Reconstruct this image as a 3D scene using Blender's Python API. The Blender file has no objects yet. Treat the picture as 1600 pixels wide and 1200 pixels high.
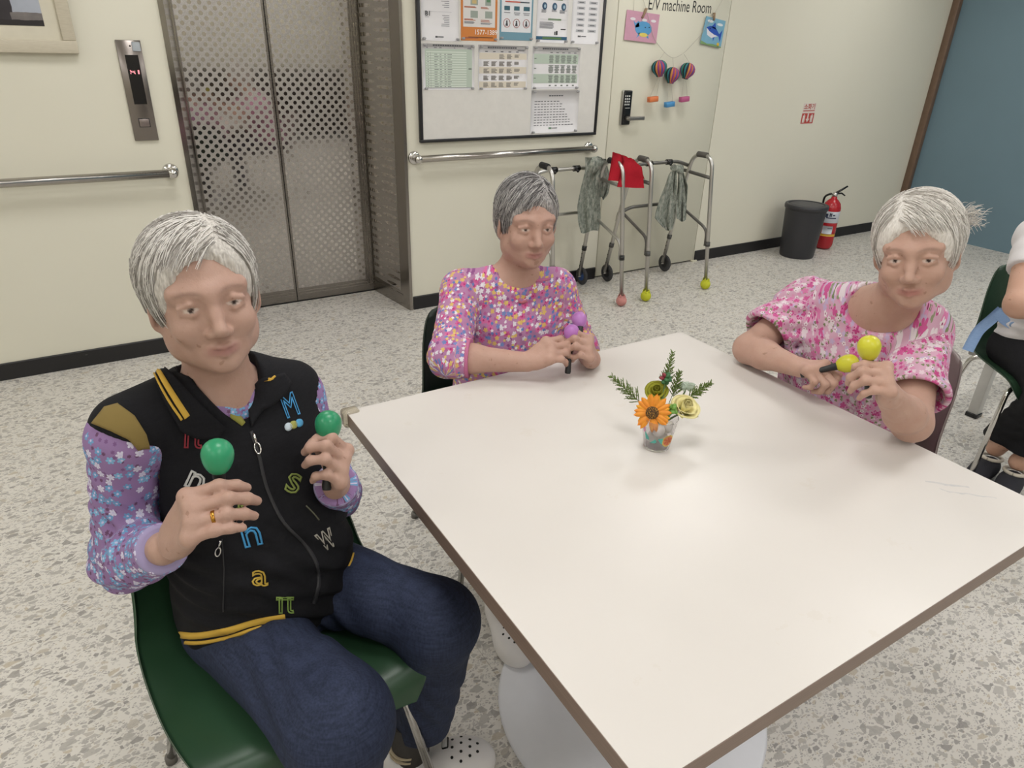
import bpy, bmesh, math, random
import numpy as np
from mathutils import Matrix, Vector
from mathutils.bvhtree import BVHTree

random.seed(7)
RNG = np.random.default_rng(11)
SC = bpy.context.scene
COL = SC.collection

# ------------------------------------------------------------------ camera
F_PX = 1075.0
CAM = np.array([0.0, 0.0, 1.5])
ROT = np.array([[0.85314872, 0.21058142, -0.47727636],
                [-0.52083427, 0.39553783, -0.75649289],
                [0.02947751, 0.89398283, 0.44713061]])
CR, CU, CB = ROT[:, 0], ROT[:, 1], ROT[:, 2]          # camera right, up, back in world axes
cam_data = bpy.data.cameras.new('camera')
cam_data.sensor_width = 36.0
cam_data.lens = F_PX / 1600.0 * 36.0
cam_data.clip_start = 0.02
cam = bpy.data.objects.new('camera', cam_data)
COL.objects.link(cam)
m4 = Matrix.Identity(4)
for i in range(3):
    for j in range(3):
        m4[i][j] = ROT[i, j]
    m4[i][3] = CAM[i]
cam.matrix_world = m4
SC.camera = cam

# ------------------------------------------------------------------ world, exposure
w = bpy.data.worlds.new('world')
SC.world = w
w.use_nodes = True
w.node_tree.nodes['Background'].inputs[0].default_value = (0.9, 0.95, 1.0, 1)
w.node_tree.nodes['Background'].inputs[1].default_value = 0.3
SC.view_settings.view_transform = 'Standard'
SC.view_settings.look = 'None'
SC.view_settings.gamma = 1.0
SC.view_settings.use_curve_mapping = False
SC.view_settings.exposure = 0.0
LAMP_W = 7.4          # each ceiling panel, watts
PANELS = [(x, y) for x in (-1.75, 0.55, 2.95, 5.2) for y in (-2.6, -0.75, 0.95, 2.65)]
CEIL = 2.65

# ------------------------------------------------------------------ pixel <-> place
def ray(px, py):
    return ROT @ np.array([px - 800.0, -(py - 600.0), -F_PX])
def at(px, py, x=None, y=None, z=None, depth=None):
    d = ray(px, py)
    if depth is not None: t = depth / F_PX
    elif z is not None: t = (z - CAM[2]) / d[2]
    elif y is not None: t = (y - CAM[1]) / d[1]
    else: t = (x - CAM[0]) / d[0]
    return CAM + d * t
def depth_of(p):
    return float(-(ROT.T @ (np.asarray(p, float) - CAM))[2])
V = lambda *a: np.array(a, float)
def nrm(v):
    v = np.asarray(v, float)
    return v / (np.linalg.norm(v) + 1e-12)

# ------------------------------------------------------------------ materials
def lin(c):
    if isinstance(c, str):
        c = tuple(int(c[i:i+2], 16) / 255 for i in (0, 2, 4))
    return tuple((x / 12.92 if x <= 0.04045 else ((x + 0.055) / 1.055) ** 2.4) for x in c)
def rgba(c):
    return (*lin(c), 1.0)
class NT:
    """small node-tree helper"""
    def __init__(s, name):
        s.m = bpy.data.materials.new(name)
        s.m.use_nodes = True
        s.t = s.m.node_tree
        s.b = s.t.nodes['Principled BSDF']
    def n(s, typ, **kw):
        nd = s.t.nodes.new(typ)
        for k, v in kw.items(): setattr(nd, k, v)
        return nd
    def l(s, a, b): s.t.links.new(a, b)
    def put(s, sock, v):
        if hasattr(v, 'is_output'): s.l(v, sock)
        elif isinstance(v, (tuple, list)) and len(v) == 3 and sock.type == 'RGBA': sock.default_value = (*v, 1)
        else: sock.default_value = v
    def math(s, op, a, b=None, c=None, clamp=False):
        nd = s.n('ShaderNodeMath', operation=op, use_clamp=clamp)
        s.put(nd.inputs[0], a)
        if b is not None: s.put(nd.inputs[1], b)
        if c is not None: s.put(nd.inputs[2], c)
        return nd.outputs[0]
    def vmath(s, op, a, b=None):
        nd = s.n('ShaderNodeVectorMath', operation=op)
        s.put(nd.inputs[0], a)
        if b is not None: s.put(nd.inputs[1], b)
        return nd.outputs['Value'] if op in ('LENGTH', 'DOT_PRODUCT') else nd.outputs[0]
    def mix(s, f, a, b):
        nd = s.n('ShaderNodeMix', data_type='RGBA')
        s.put(nd.inputs[0], f); s.put(nd.inputs[6], a); s.put(nd.inputs[7], b)
        return nd.outputs[2]
    def coord(s, kind='Object', scale=None):
        o = s.n('ShaderNodeTexCoord').outputs[kind]
        if scale is not None:
            o = s.vmath('MULTIPLY', o, scale if isinstance(scale, tuple) else (scale,) * 3)
        return o
    def attr(s, name):
        return s.n('ShaderNodeAttribute', attribute_name=name)
    def noise(s, vec, scale, detail=3, rough=.5):
        nd = s.n('ShaderNodeTexNoise')
        s.put(nd.inputs['Vector'], vec)
        nd.inputs['Scale'].default_value = scale
        nd.inputs['Detail'].default_value = detail
        nd.inputs['Roughness'].default_value = rough
        return nd.outputs[0]
    def ramp(s, f, stops, mode='LINEAR'):
        nd = s.n('ShaderNodeValToRGB')
        cr = nd.color_ramp
        cr.interpolation = mode
        while len(cr.elements) < len(stops): cr.elements.new(0.5)
        for e, (p, c) in zip(cr.elements, stops):
            e.position = p; e.color = (*c, 1) if len(c) == 3 else c
        s.put(nd.inputs[0], f)
        return nd.outputs[0]
    def bump(s, h, strength=.2, dist=.01):
        nd = s.n('ShaderNodeBump')
        nd.inputs['Strength'].default_value = strength
        nd.inputs['Distance'].default_value = dist
        s.put(nd.inputs['Height'], h)
        s.l(nd.outputs[0], s.b.inputs['Normal'])
    def out(s, col=None, rough=None, metal=None, spec=None):
        if col is not None: s.put(s.b.inputs['Base Color'], col)
        if rough is not None: s.put(s.b.inputs['Roughness'], rough)
        if metal is not None: s.put(s.b.inputs['Metallic'], metal)
        if spec is not None: s.put(s.b.inputs['Specular IOR Level'], spec)
        return s.m
_mc = {}
def mat(name, c=(.5, .5, .5), rough=.5, metal=0.0, spec=.5, var=.06, vscale=30, bump=0, bscale=200):
    """plain procedural material: colour with a little noise, optional grain relief"""
    if name in _mc: return _mc[name]
    t = NT(name)
    o = t.coord()
    base = lin(c)
    f = t.noise(o, vscale, 4)
    a = tuple(max(0, x * (1 - var)) for x in base); b = tuple(min(1, x * (1 + var)) for x in base)
    t.out(t.mix(f, a, b), rough, metal, spec)
    if bump: t.bump(t.noise(o, bscale, 3), bump, .002)
    _mc[name] = t.m
    return t.m

# ------------------------------------------------------------------ objects
def tag(o, label=None, cat=None, group=None, kind=None):
    if label: o['label'] = label
    if cat: o['category'] = cat
    if group: o['group'] = group
    if kind: o['kind'] = kind
    return o
def thing(name, label, cat, loc=(0, 0, 0), rz=0.0, group=None):
    o = bpy.data.objects.new(name, None)
    o.empty_display_size = .05
    COL.objects.link(o)
    o.location = tuple(float(x) for x in loc)
    o.rotation_euler = (0, 0, rz)
    return tag(o, label, cat, group)
def world_of(o):
    m = Matrix.LocRotScale(o.location, o.rotation_euler, o.scale)
    if o.parent: m = world_of(o.parent) @ o.matrix_parent_inverse @ m
    return m
def put(name, mesh, mt=None, parent=None, local=False):
    """link a mesh; with local=False its vertices are world places, kept when parented"""
    o = bpy.data.objects.new(name, mesh)
    COL.objects.link(o)
    if mt is not None:
        if isinstance(mt, (list, tuple)):
            for q in mt: mesh.materials.append(q)
        else: mesh.materials.append(mt)
    if parent is not None:
        o.parent = parent
        if not local: o.matrix_parent_inverse = world_of(parent).inverted()
    return o
def copy_tree(o, parent=None):
    c = o.copy(); COL.objects.link(c); c.parent = parent
    for ch in list(o.children):
        copy_tree(ch, c)
    return c

def rotm(ax, ang):
    return np.array(Matrix.Rotation(ang, 3, Vector(tuple(ax))))
def frame_to(d, hint=(0, 0, 1)):
    """columns x,y,z with z along d"""
    z = nrm(d); h = np.asarray(hint, float)
    if abs(z @ h) > .97: h = V(1, 0, 0)
    x = nrm(np.cross(h, z)); y = np.cross(z, x)
    return np.stack([x, y, z], 1)

class MB:
    """collects shapes for ONE mesh"""
    def __init__(s): s.v = []; s.f = []; s.sm = []; s.mi = []
    def raw(s, v, f, smooth=True, mi=0):
        b = len(s.v)
        s.v += [tuple(map(float, q)) for q in v]
        s.f += [tuple(b + i for i in q) for q in f]
        s.sm += [smooth] * len(f); s.mi += [mi] * len(f)
        return s
    def box(s, lo, hi, rot=None, c=None, mi=0):
        lo, hi = np.minimum(lo, hi), np.maximum(lo, hi)
        p = np.array([(x, y, z) for z in (lo[2], hi[2]) for y in (lo[1], hi[1]) for x in (lo[0], hi[0])], float)
        if rot is not None:
            cc = (np.array(lo) + np.array(hi)) / 2 if c is None else np.asarray(c)
            p = (p - cc) @ rot.T + cc
        return s.raw(p, [(0, 2, 3, 1), (4, 5, 7, 6), (0, 1, 5, 4), (2, 6, 7, 3), (0, 4, 6, 2), (1, 3, 7, 5)], False, mi)
    def rbox(s, lo, hi, r=.01, seg=3, rot=None, mi=0):
        """box with rounded vertical and horizontal edges (bevelled through bmesh)"""
        bm = bmesh.new()
        bmesh.ops.create_cube(bm, size=1)
        lo, hi = np.array(lo, float), np.array(hi, float)
        for q in bm.verts:
            q.co = Vector(tuple((lo + hi) / 2 + np.array(q.co) * (hi - lo)))
        bmesh.ops.bevel(bm, geom=bm.edges[:], offset=r, segments=seg, profile=.5, affect='EDGES')
        p = np.array([q.co for q in bm.verts])
        if rot is not None:
            c = (lo + hi) / 2; p = (p - c) @ rot.T + c
        bm.verts.index_update()
        s.raw(p, [[q.index for q in f.verts] for f in bm.faces], True, mi)
        bm.free(); return s
    def tube(s, path, r, seg=12, caps=True, mi=0, smooth=True, flat=1.0):
        path = [np.asarray(q, float) for q in path]
        n = len(path)
        rr = r if hasattr(r, '__len__') else [r] * n
        tang = []
        for i in range(n):
            a = path[max(0, i - 1)]; b = path[min(n - 1, i + 1)]
            tang.append(nrm(b - a))
        x = frame_to(tang[0])[:, 0]
        vs = []
        for i in range(n):
            t = tang[i]
            x = nrm(x - t * (x @ t)); y = np.cross(t, x)
            for k in range(seg):
                a = 2 * math.pi * k / seg
                vs.append(path[i] + rr[i] * (x * math.cos(a) + y * math.sin(a) * flat))
        fs = []
        for i in range(n - 1):
            for k in range(seg):
                k2 = (k + 1) % seg
                fs.append((i * seg + k, i * seg + k2, (i + 1) * seg + k2, (i + 1) * seg + k))
        s.raw(vs, fs, smooth, mi)
        if caps:
            b = len(s.v) - len(vs)
            s.f.append(tuple(b + k for k in reversed(range(seg)))); s.sm.append(False); s.mi.append(mi)
            s.f.append(tuple(b + (n - 1) * seg + k for k in range(seg))); s.sm.append(False); s.mi.append(mi)
        return s
    def lathe(s, prof, c=(0, 0, 0), axis=(0, 0, 1), seg=32, mi=0, hint=(0, 1, 0), smooth=True):
        """prof: list of (radius, height)"""
        A = frame_to(axis, hint); c = np.asarray(c, float)
        vs = []; fs = []
        n = len(prof)
        for (r, h) in prof:
            for k in range(seg):
                a = 2 * math.pi * k / seg
                vs.append(c + A @ V(r * math.cos(a), r * math.sin(a), h))
        for i in range(n - 1):
            for k in range(seg):
                k2 = (k + 1) % seg
                fs.append((i * seg + k, i * seg + k2, (i + 1) * seg + k2, (i + 1) * seg + k))
        s.raw(vs, fs, smooth, mi)
        b = len(s.v) - len(vs)
        if prof[0][0] > 1e-6: s.f.append(tuple(b + k for k in reversed(range(seg)))); s.sm.append(False); s.mi.append(mi)
        if prof[-1][0] > 1e-6: s.f.append(tuple(b + (n - 1) * seg + k for k in range(seg))); s.sm.append(False); s.mi.append(mi)
        return s
    def ball(s, c, r, seg=16, rings=10, axes=None, mi=0):
        r = np.array(r if hasattr(r, '__len__') else (r, r, r), float)
        A = np.eye(3) if axes is None else axes
        c = np.asarray(c, float)
        vs = [c + A @ (r * V(0, 0, -1))]
        for i in range(1, rings):
            ph = math.pi * i / rings - math.pi / 2
            for k in range(seg):
                a = 2 * math.pi * k / seg
                vs.append(c + A @ (r * V(math.cos(ph) * math.cos(a), math.cos(ph) * math.sin(a), math.sin(ph))))
        vs.append(c + A @ (r * V(0, 0, 1)))
        fs = []
        for k in range(seg):
            k2 = (k + 1) % seg
            fs.append((0, 1 + k2, 1 + k))
            for i in range(rings - 2):
                fs.append((1 + i * seg + k, 1 + i * seg + k2, 1 + (i + 1) * seg + k2, 1 + (i + 1) * seg + k))
            b = 1 + (rings - 2) * seg
            fs.append((b + k, b + k2, len(vs) - 1))
        return s.raw(vs, fs, True, mi)
    def prism(s, poly, d, mi=0, smooth=False):
        """extrude a 3-D polygon by vector d"""
        poly = [np.asarray(q, float) for q in poly]; d = np.asarray(d, float); n = len(poly)
        vs = poly + [q + d for q in poly]
        nn = np.zeros(3)
        for i in range(n): nn += np.cross(poly[i], poly[(i + 1) % n])
        fl = (nn @ d) > 0
        fs = [tuple(range(n)), tuple(range(2 * n - 1, n - 1, -1))]
        if fl: fs = [tuple(reversed(q)) for q in fs]
        for i in range(n):
            j = (i + 1) % n
            q = (i, j, n + j, n + i)
            fs.append(q if fl else tuple(reversed(q)))
        return s.raw(vs, fs, smooth, mi)
    def grid(s, P, thick=0.0, mi=0, closed=True):
        """P: array (n,m,3) surface; with thickness a closed slab"""
        P = np.asarray(P, float); n, m = P.shape[:2]
        def quads(off, flip):
            r = []
            for i in range(n - 1):
                for j in range(m - 1):
                    q = (off + i * m + j, off + i * m + j + 1, off + (i + 1) * m + j + 1, off + (i + 1) * m + j)
                    r.append(tuple(reversed(q)) if flip else q)
            return r
        if thick == 0: return s.raw(P.reshape(-1, 3), quads(0, False), True, mi)
        du = np.gradient(P, axis=0); dv = np.gradient(P, axis=1)
        N = np.cross(dv, du); N /= (np.linalg.norm(N, axis=2, keepdims=True) + 1e-12)
        Q = P - N * thick
        vs = np.concatenate([P.reshape(-1, 3), Q.reshape(-1, 3)]); o = n * m
        fs = quads(0, True) + quads(o, False)
        ring = [(i, 0) for i in range(n)] + [(n - 1, j) for j in range(1, m)] + [(i, m - 1) for i in range(n - 2, -1, -1)] + [(0, j) for j in range(m - 2, 0, -1)]
        idx = [i * m + j for i, j in ring]
        for a, b in zip(idx, idx[1:] + idx[:1]): fs.append((a, b, o + b, o + a))
        return s.raw(vs, fs, True, mi)
    def mesh(s, name='mesh'):
        me = bpy.data.meshes.new(name)
        me.from_pydata(s.v, [], s.f)
        me.polygons.foreach_set('use_smooth', s.sm)
        me.polygons.foreach_set('material_index', s.mi)
        me.update()
        return me
    def to(s, name, mt=None, parent=None, local=False):
        return put(name, s.mesh(name), mt, parent, local)
def bez(p0, p1, p2, p3, n=10):
    t = np.linspace(0, 1, n)[:, None]
    p0, p1, p2, p3 = (np.asarray(q, float) for q in (p0, p1, p2, p3))
    return list((1 - t) ** 3 * p0 + 3 * (1 - t) ** 2 * t * p1 + 3 * (1 - t) * t * t * p2 + t ** 3 * p3)
def fillet(path, r=.05, n=6):
    """round the corners of a polyline"""
    path = [np.asarray(q, float) for q in path]
    out = [path[0]]
    for a, b, c in zip(path, path[1:], path[2:]):
        l = min(r, np.linalg.norm(a - b) * .48, np.linalg.norm(c - b) * .48)
        s0 = b + nrm(a - b) * l; s1 = b + nrm(c - b) * l
        for t in np.linspace(0, 1, n):
            out.append((1 - t) ** 2 * s0 + 2 * (1 - t) * t * b + t * t * s1)
    out.append(path[-1])
    return out
def text_mesh(txt, size=1.0, bold=0.0, outline=0.0, res=3):
    cu = bpy.data.curves.new('t', 'FONT')
    cu.body = txt; cu.size = size; cu.align_x = 'CENTER'; cu.align_y = 'CENTER'
    cu.resolution_u = res
    cu.offset = bold
    if outline:
        cu.fill_mode = 'NONE'; cu.bevel_depth = outline; cu.bevel_resolution = 1
    o = bpy.data.objects.new('t', cu); COL.objects.link(o)
    dg = bpy.context.evaluated_depsgraph_get()
    me = bpy.data.meshes.new_from_object(o.evaluated_get(dg))
    v = np.array([q.co[:] for q in me.vertices]).reshape(-1, 3)
    f = [tuple(p.vertices) for p in me.polygons]
    bpy.data.objects.remove(o); bpy.data.curves.remove(cu); bpy.data.meshes.remove(me)
    return v, f
# ------------------------------------------------------------------ surface materials
def m_wall():
    t = NT('wall_paint')
    o = t.coord()
    f = t.noise(o, 1.3, 4)
    c = t.mix(f, lin('d9d5c4'), lin('dfdccd'))
    sc = t.noise(t.vmath('MULTIPLY', o, (1.5, 1, 14)), 2.5, 5, .7)
    c = t.mix(t.math('MULTIPLY', t.math('GREATER_THAN', sc, .73), .25), c, lin('a8a496'))
    t.out(c, .62, 0, .35)
    t.bump(t.noise(o, 260, 2), .05, .002)
    return t.m
def m_terrazzo():
    t = NT('terrazzo_sheet')
    o = t.coord()
    wob = t.n('ShaderNodeTexNoise'); t.put(wob.inputs['Vector'], o); wob.inputs['Scale'].default_value = 22
    ow = t.vmath('ADD', o, t.vmath('MULTIPLY', wob.outputs['Color'], (.012, .012, 0)))
    col = t.mix(t.noise(o, 3, 3), lin('cdc9c1'), lin('d7d3cc'))
    def chips(col, scale, keep, edge, dark, light, ang):
        mp = t.n('ShaderNodeMapping'); t.put(mp.inputs[0], ow); mp.inputs['Rotation'].default_value = (0, 0, ang)
        mp.inputs['Scale'].default_value = (1.0, 1.55, 1)
        v1 = t.n('ShaderNodeTexVoronoi', voronoi_dimensions='2D', feature='F1')
        v2 = t.n('ShaderNodeTexVoronoi', voronoi_dimensions='2D', feature='DISTANCE_TO_EDGE')
        for q in (v1, v2):
            t.put(q.inputs['Vector'], mp.outputs[0]); q.inputs['Scale'].default_value = scale
        sep = t.n('ShaderNodeSeparateColor'); t.l(v1.outputs['Color'], sep.inputs[0])
        on = t.math('LESS_THAN', sep.outputs[0], keep)
        inside = t.math('GREATER_THAN', v2.outputs['Distance'], t.math('MULTIPLY_ADD', sep.outputs[1], .13, edge))
        msk = t.math('MULTIPLY', on, inside)
        cc = t.ramp(sep.outputs[2], [(0, dark), (.45, light), (.8, tuple(x * 1.12 for x in light)), (1, lin('b9ad98'))])
        return t.mix(t.math('MULTIPLY', msk, .85), col, cc)
    col = chips(col, 125, .5, .10, lin('8f8b87'), lin('b3afaa'), .4)
    col = chips(col, 56, .38, .10, lin('85817e'), lin('a9a5a0'), 1.7)
    col = chips(col, 30, .26, .11, lin('8d8985'), lin('a5a19b'), 2.6)
    # sheet seams, one every 1.83 m
    sx = t.n('ShaderNodeSeparateXYZ'); t.put(sx.inputs[0], o)
    d = t.math('ABSOLUTE', t.math('SUBTRACT', t.math('FRACT', t.math('DIVIDE', t.math('ADD', sx.outputs[0], .245), 1.83)), .5))
    seam = t.math('LESS_THAN', d, .0006)
    col = t.mix(t.math('MULTIPLY', seam, .5), col, lin('8a857d'))
    t.out(col, t.math('MULTIPLY_ADD', t.noise(o, 5, 3), .15, .36), 0, .4)
    return t.m
def m_base():
    t = NT('black_vinyl_base')
    o = t.coord()
    f = t.noise(t.vmath('MULTIPLY', o, (1, 1, 2)), 9, 6, .75)
    c = t.mix(t.math('MULTIPLY', t.math('GREATER_THAN', f, .68), .35), lin('1b1a1c'), lin('8d8a86'))
    t.out(c, .5)
    return t.m
def m_steel(name, c='8f8a84', rough=.28, streak=(1, 1, 60), amt=.12):
    t = NT(name)
    o = t.coord()
    f = t.noise(t.vmath('MULTIPLY', o, streak), 14, 4)
    t.out(lin(c), t.math('MULTIPLY_ADD', f, amt, rough - amt / 2), 1.0)
    return t.m
def m_elevator():
    """satin steel sheet with a staggered field of mirror-polished dots"""
    t = NT('etched_door_steel')
    o = t.coord()
    s = t.n('ShaderNodeSeparateXYZ'); t.put(s.inputs[0], o)
    P = .0235
    u = t.math('DIVIDE', s.outputs[0], P); v = t.math('DIVIDE', s.outputs[2], P)
    a = t.math('MULTIPLY', t.math('ADD', u, v), .5); b = t.math('MULTIPLY', t.math('SUBTRACT', u, v), .5)
    fa = t.math('SUBTRACT', t.math('FRACT', a), .5); fb = t.math('SUBTRACT', t.math('FRACT', b), .5)
    du = t.math('ADD', fa, fb); dv = t.math('SUBTRACT', fa, fb)
    r = t.math('SQRT', t.math('ADD', t.math('MULTIPLY', du, du), t.math('MULTIPLY', dv, dv)))
    dot = t.math('LESS_THAN', r, .43)
    g = t.noise(o, 160, 3)
    fine = t.noise(t.vmath('MULTIPLY', o, (1, 1, 1)), 420, 2)
    colm = t.mix(t.math('GREATER_THAN', fine, .52), lin('b5b1ad'), lin('c6c2be'))
    rough = t.math('MULTIPLY_ADD', g, .16, .36)
    t.out(t.mix(dot, colm, lin('bdb8b3')), t.math('ADD', t.math('MULTIPLY', dot, .06), t.math('MULTIPLY', t.math('SUBTRACT', 1.0, dot), rough)), 1.0)
    return t.m
WALL = m_wall(); TERR = m_terrazzo(); BASE = m_base()
STEEL = m_steel('brushed_steel'); MIRROR = m_steel('polished_steel', '9a958f', .12, (1, 1, 1), .05)
CHROME = m_steel('chrome_tube', 'd2d0cd', .13, (1, 1, 1), .06)
ALU = m_steel('anodised_aluminium', 'c4c2be', .34, (1, 1, 1), .1)
ELEV = m_elevator()
GAPBLK = mat('gap_black', (.05, .05, .05), .8)
CEILM = mat('ceiling_tile', 'e6e5e0', .85)

WY = 3.70                     # the wall with the lift
X_E0, X_E1 = .462, 1.588      # lift opening
X_D0, X_D1 = 3.005, 3.955     # machine room door
X_END = 6.62
X_LW, Y_BK = -2.9, -3.6
def struct(o): o['kind'] = 'structure'; return o

struct(MB().box((X_LW, Y_BK, -.1), (X_END + .2, WY + .7, 0)).to('floor', TERR))
struct(MB().box((X_LW, Y_BK, CEIL), (X_END + .2, WY + .7, CEIL + .1)).to('ceiling', CEILM))
mb = MB()
EZ = 2.12
mb.box((X_LW, WY, 0), (X_E0, WY + .7, CEIL)).box((X_E1, WY, 0), (X_D0 - .006, WY + .7, CEIL))
mb.box((X_E0, WY, EZ), (X_E1, WY + .7, CEIL)).box((X_E0, WY + .56, 0), (X_E1, WY + .7, EZ))
mb.box((X_D0 - .006, WY, 2.1), (X_D1 + .006, WY + .7, CEIL)).box((X_D0 - .006, WY + .05, 0), (X_D1 + .006, WY + .7, 2.1))
mb.box((X_D1 + .006, WY, 0), (X_END, WY + .7, CEIL))
struct(mb.to('wall_back', WALL))
struct(MB().box((X_LW - .15, Y_BK, 0), (X_LW, WY + .7, CEIL)).to('wall_left', WALL))
struct(MB().box((X_LW, Y_BK - .15, 0), (X_END + .2, Y_BK, CEIL)).to('wall_front', WALL))
BLUE = mat('blue_grey_panel', '6d8591', .42, 0, .4, .05, 4)
wr = struct(MB().box((X_END, Y_BK, 0), (X_END + .2, WY + .7, CEIL)).to('wall_right', BLUE))
WOOD = mat('brown_trim_wood', '6f5a4a', .45, 0, .4, .2, 20)
struct(MB().rbox((X_END - .055, WY - .06, 0), (X_END - .001, WY + .001, CEIL - .002), .006, 2).to('trim_1', WOOD))
bh = .082
def base_strip(name, x0, x1):
    prof = [(WY + .001, 0), (WY - .009, 0), (WY - .009, bh - .004), (WY - .006, bh), (WY + .001, bh)]
    struct(MB().prism([(x0, y, z) for y, z in prof], (x1 - x0, 0, 0)).to(name, BASE))
base_strip('baseboard_left', X_LW, X_E0 - .012)
base_strip('baseboard_back', X_E1 + .012, X_D0 - .012)
base_strip('baseboard_right', X_D1 + .012, X_END - .056)

# ---- lift entrance: flared steel jambs, two door leaves, sill
DY = WY + .45
XL, XR = .56, 1.522
jb = MB()
jb.prism([(X_E0 - .004, WY - .012, 0), (X_E0 + .018, WY - .012, 0), (XL + .012, DY + .02, 0), (XL - .06, DY + .02, 0), (X_E0 - .004, WY + .02, 0)], (0, 0, EZ))
struct(jb.to('trim_2', MIRROR))
def m_jamb():
    m = m_steel('jamb_steel', '99948e', .22, (1, 1, 60), .1)
    return m
jb = MB()
jb.prism([(X_E1 + .004, WY - .012, 0), (X_E1 - .014, WY - .012, 0), (XR - .004, DY + .02, 0), (XR + .05, DY + .02, 0), (X_E1 + .004, WY + .02, 0)], (0, 0, EZ))
jr = struct(jb.to('trim_3', m_jamb()))
# dotted liner panel on the flared right jamb
a = V(X_E1 - .014, WY - .012, 0); b = V(XR - .004, DY + .02, 0); dn = nrm(np.cross(b - a, V(0, 0, 1)))
if dn[0] > 0: dn = -dn
p0 = a + (b - a) * .22; p1 = a + (b - a) * .90
MB().prism([p0 + V(0, 0, .10), p1 + V(0, 0, .10), p1 + V(0, 0, EZ - .05), p0 + V(0, 0, EZ - .05)], dn * .0012).to('liner_panel', ELEV, jr)
MB().prism([p0 + (b - a) * -.05 + V(0, 0, .07), p1 + (b - a) * .05 + V(0, 0, .07), p1 + (b - a) * .05 + V(0, 0, .08), p0 + (b - a) * -.05 + V(0, 0, .08)], dn * .002).to('bead', STEEL, jr)
struct(MB().prism([(X_E0, WY - .012, EZ), (X_E1, WY - .012, EZ), (X_E1, WY - .012, EZ + .06), (X_E0, WY - .012, EZ + .06)], (0, .05, 0)).to('trim_4', MIRROR))
XM = 1.018
lift = thing('door_1', None, None, ((XL + XR) / 2, DY, 0)); struct(lift)
for (x0, x1) in ((XL - .03, XM - .0025), (XM + .0025, XR + .02)):
    d = MB().box((x0, DY, .006), (x1, DY + .03, EZ + .02)).to('door_leaf', STEEL, lift)
    lx0 = x0 + (.05 if x0 < 1 else .012); lx1 = x1 - (.012 if x0 < 1 else .075)
    MB().box((lx0, DY - .0012, .085), (lx1, DY + .001, EZ - .02)).to('etched_panel', ELEV, d)
    e = MB()
    for zz in (.045, .062): e.box((x0 + .01, DY - .003, zz), (x1 - .012, DY + .001, zz + .006))
    if x0 > 1:
        for xx in (x1 - .066, x1 - .05, x1 - .035): e.box((xx, DY - .004, .045), (xx + .006, DY + .001, EZ - .02))
    else:
        for xx in (x0 + .012, x0 + .034): e.box((xx, DY - .004, .045), (xx + .008, DY + .001, EZ - .02))
    e.to('pressed_bead', MIRROR, d)
MB().box((XM - .0025, DY + .012, .006), (XM + .0025, DY + .02, EZ)).to('door_gap', GAPBLK, lift)
MB().box((XL - .03, DY - .006, 0), (XR + .02, DY + .04, .005)).to('door_sill', GAPBLK, lift)

# ---- machine room door, flush with the wall
DOORP = mat('door_paint', 'dad7c6', .5, 0, .4, .03, 2)
dm = thing('door_2', None, None, ((X_D0 + X_D1) / 2, WY, 0)); struct(dm)
MB().rbox((X_D0, WY - .002, .012), (X_D1, WY + .045, 2.095), .002, 1).to('door_leaf', DOORP, dm)
MB().box((X_D0 - .006, WY + .02, .0), (X_D1 + .006, WY + .03, 2.1)).to('gap_shadow', GAPBLK, dm)
# digital lock
lk = at(975, 168, y=WY)
LX, LZ = lk[0], lk[2]
LKB = mat('lock_black', '141416', .25, 0, .5)
LKS = mat('lock_silver', 'a9a8a4', .3, .9)
lb = MB().rbox((LX - .036, WY - .022, LZ - .105), (LX + .036, WY - .002, LZ + .105), .008, 3).to('lock_plate', LKS, dm)
MB().rbox((LX - .029, WY - .03, LZ - .103), (LX + .037, WY - .018, LZ + .103), .006, 3).to('lock_face', LKB, lb)
for r in range(4):
    for c in range(3):
        x = LX - .008 + (c - .7) * .0155; z = LZ + .07 - r * .0165
        MB().rbox((x - .0045, WY - .032, z - .0052), (x + .0045, WY - .029, z + .0052), .0018, 1).to('key_button', mat('key_white', 'd8d8d6', .5), lb)
MB().box((LX - .015, WY - .0308, LZ - .002), (LX + .024, WY - .0295, LZ + .001)).to('key_line', mat('key_white'), lb)
hz = LZ - .062
MB().tube([(LX + .004, WY - .025, hz), (LX + .004, WY - .065, hz)], .014, 16).rbox((LX - .008, WY - .072, hz - .0115), (LX + .125, WY - .052, hz + .0115), .005, 3).to('door_handle', mat('handle_grey', '8d8a86', .3, .8), lb)
# printed words on the door
INK = mat('black_print', '1d1d1f', .6)
tl, tr = at(1013, 8, y=WY), at(1111, 12, y=WY)
tw = tr[0] - tl[0]
tv, tf = text_mesh('E/V machine Room', 1.0, res=3)
k = tw / (tv[:, 0].max() - tv[:, 0].min())
tv = tv * V(k, k * 1.35, 1)
cz = (tl[2] + tr[2]) / 2
tp = np.stack([tv[:, 0] + (tl[0] + tr[0]) / 2, np.full(len(tv), WY - .0026), tv[:, 1] + cz], 1)
MB().raw(tp, tf, False).to('printed_words', INK, dm)
MB().box((tl[0] + .0, WY - .0028, cz + .055), (tr[0] + .01, WY - .0015, cz + .061)).to('printed_rule', INK, dm)
MB().box((X_D1 - .02, WY - .02, .0), (X_D1 + .03, WY + .001, .012)).to('door_stop', mat('ivory_plastic', 'd9d4c0', .5), dm)

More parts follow.
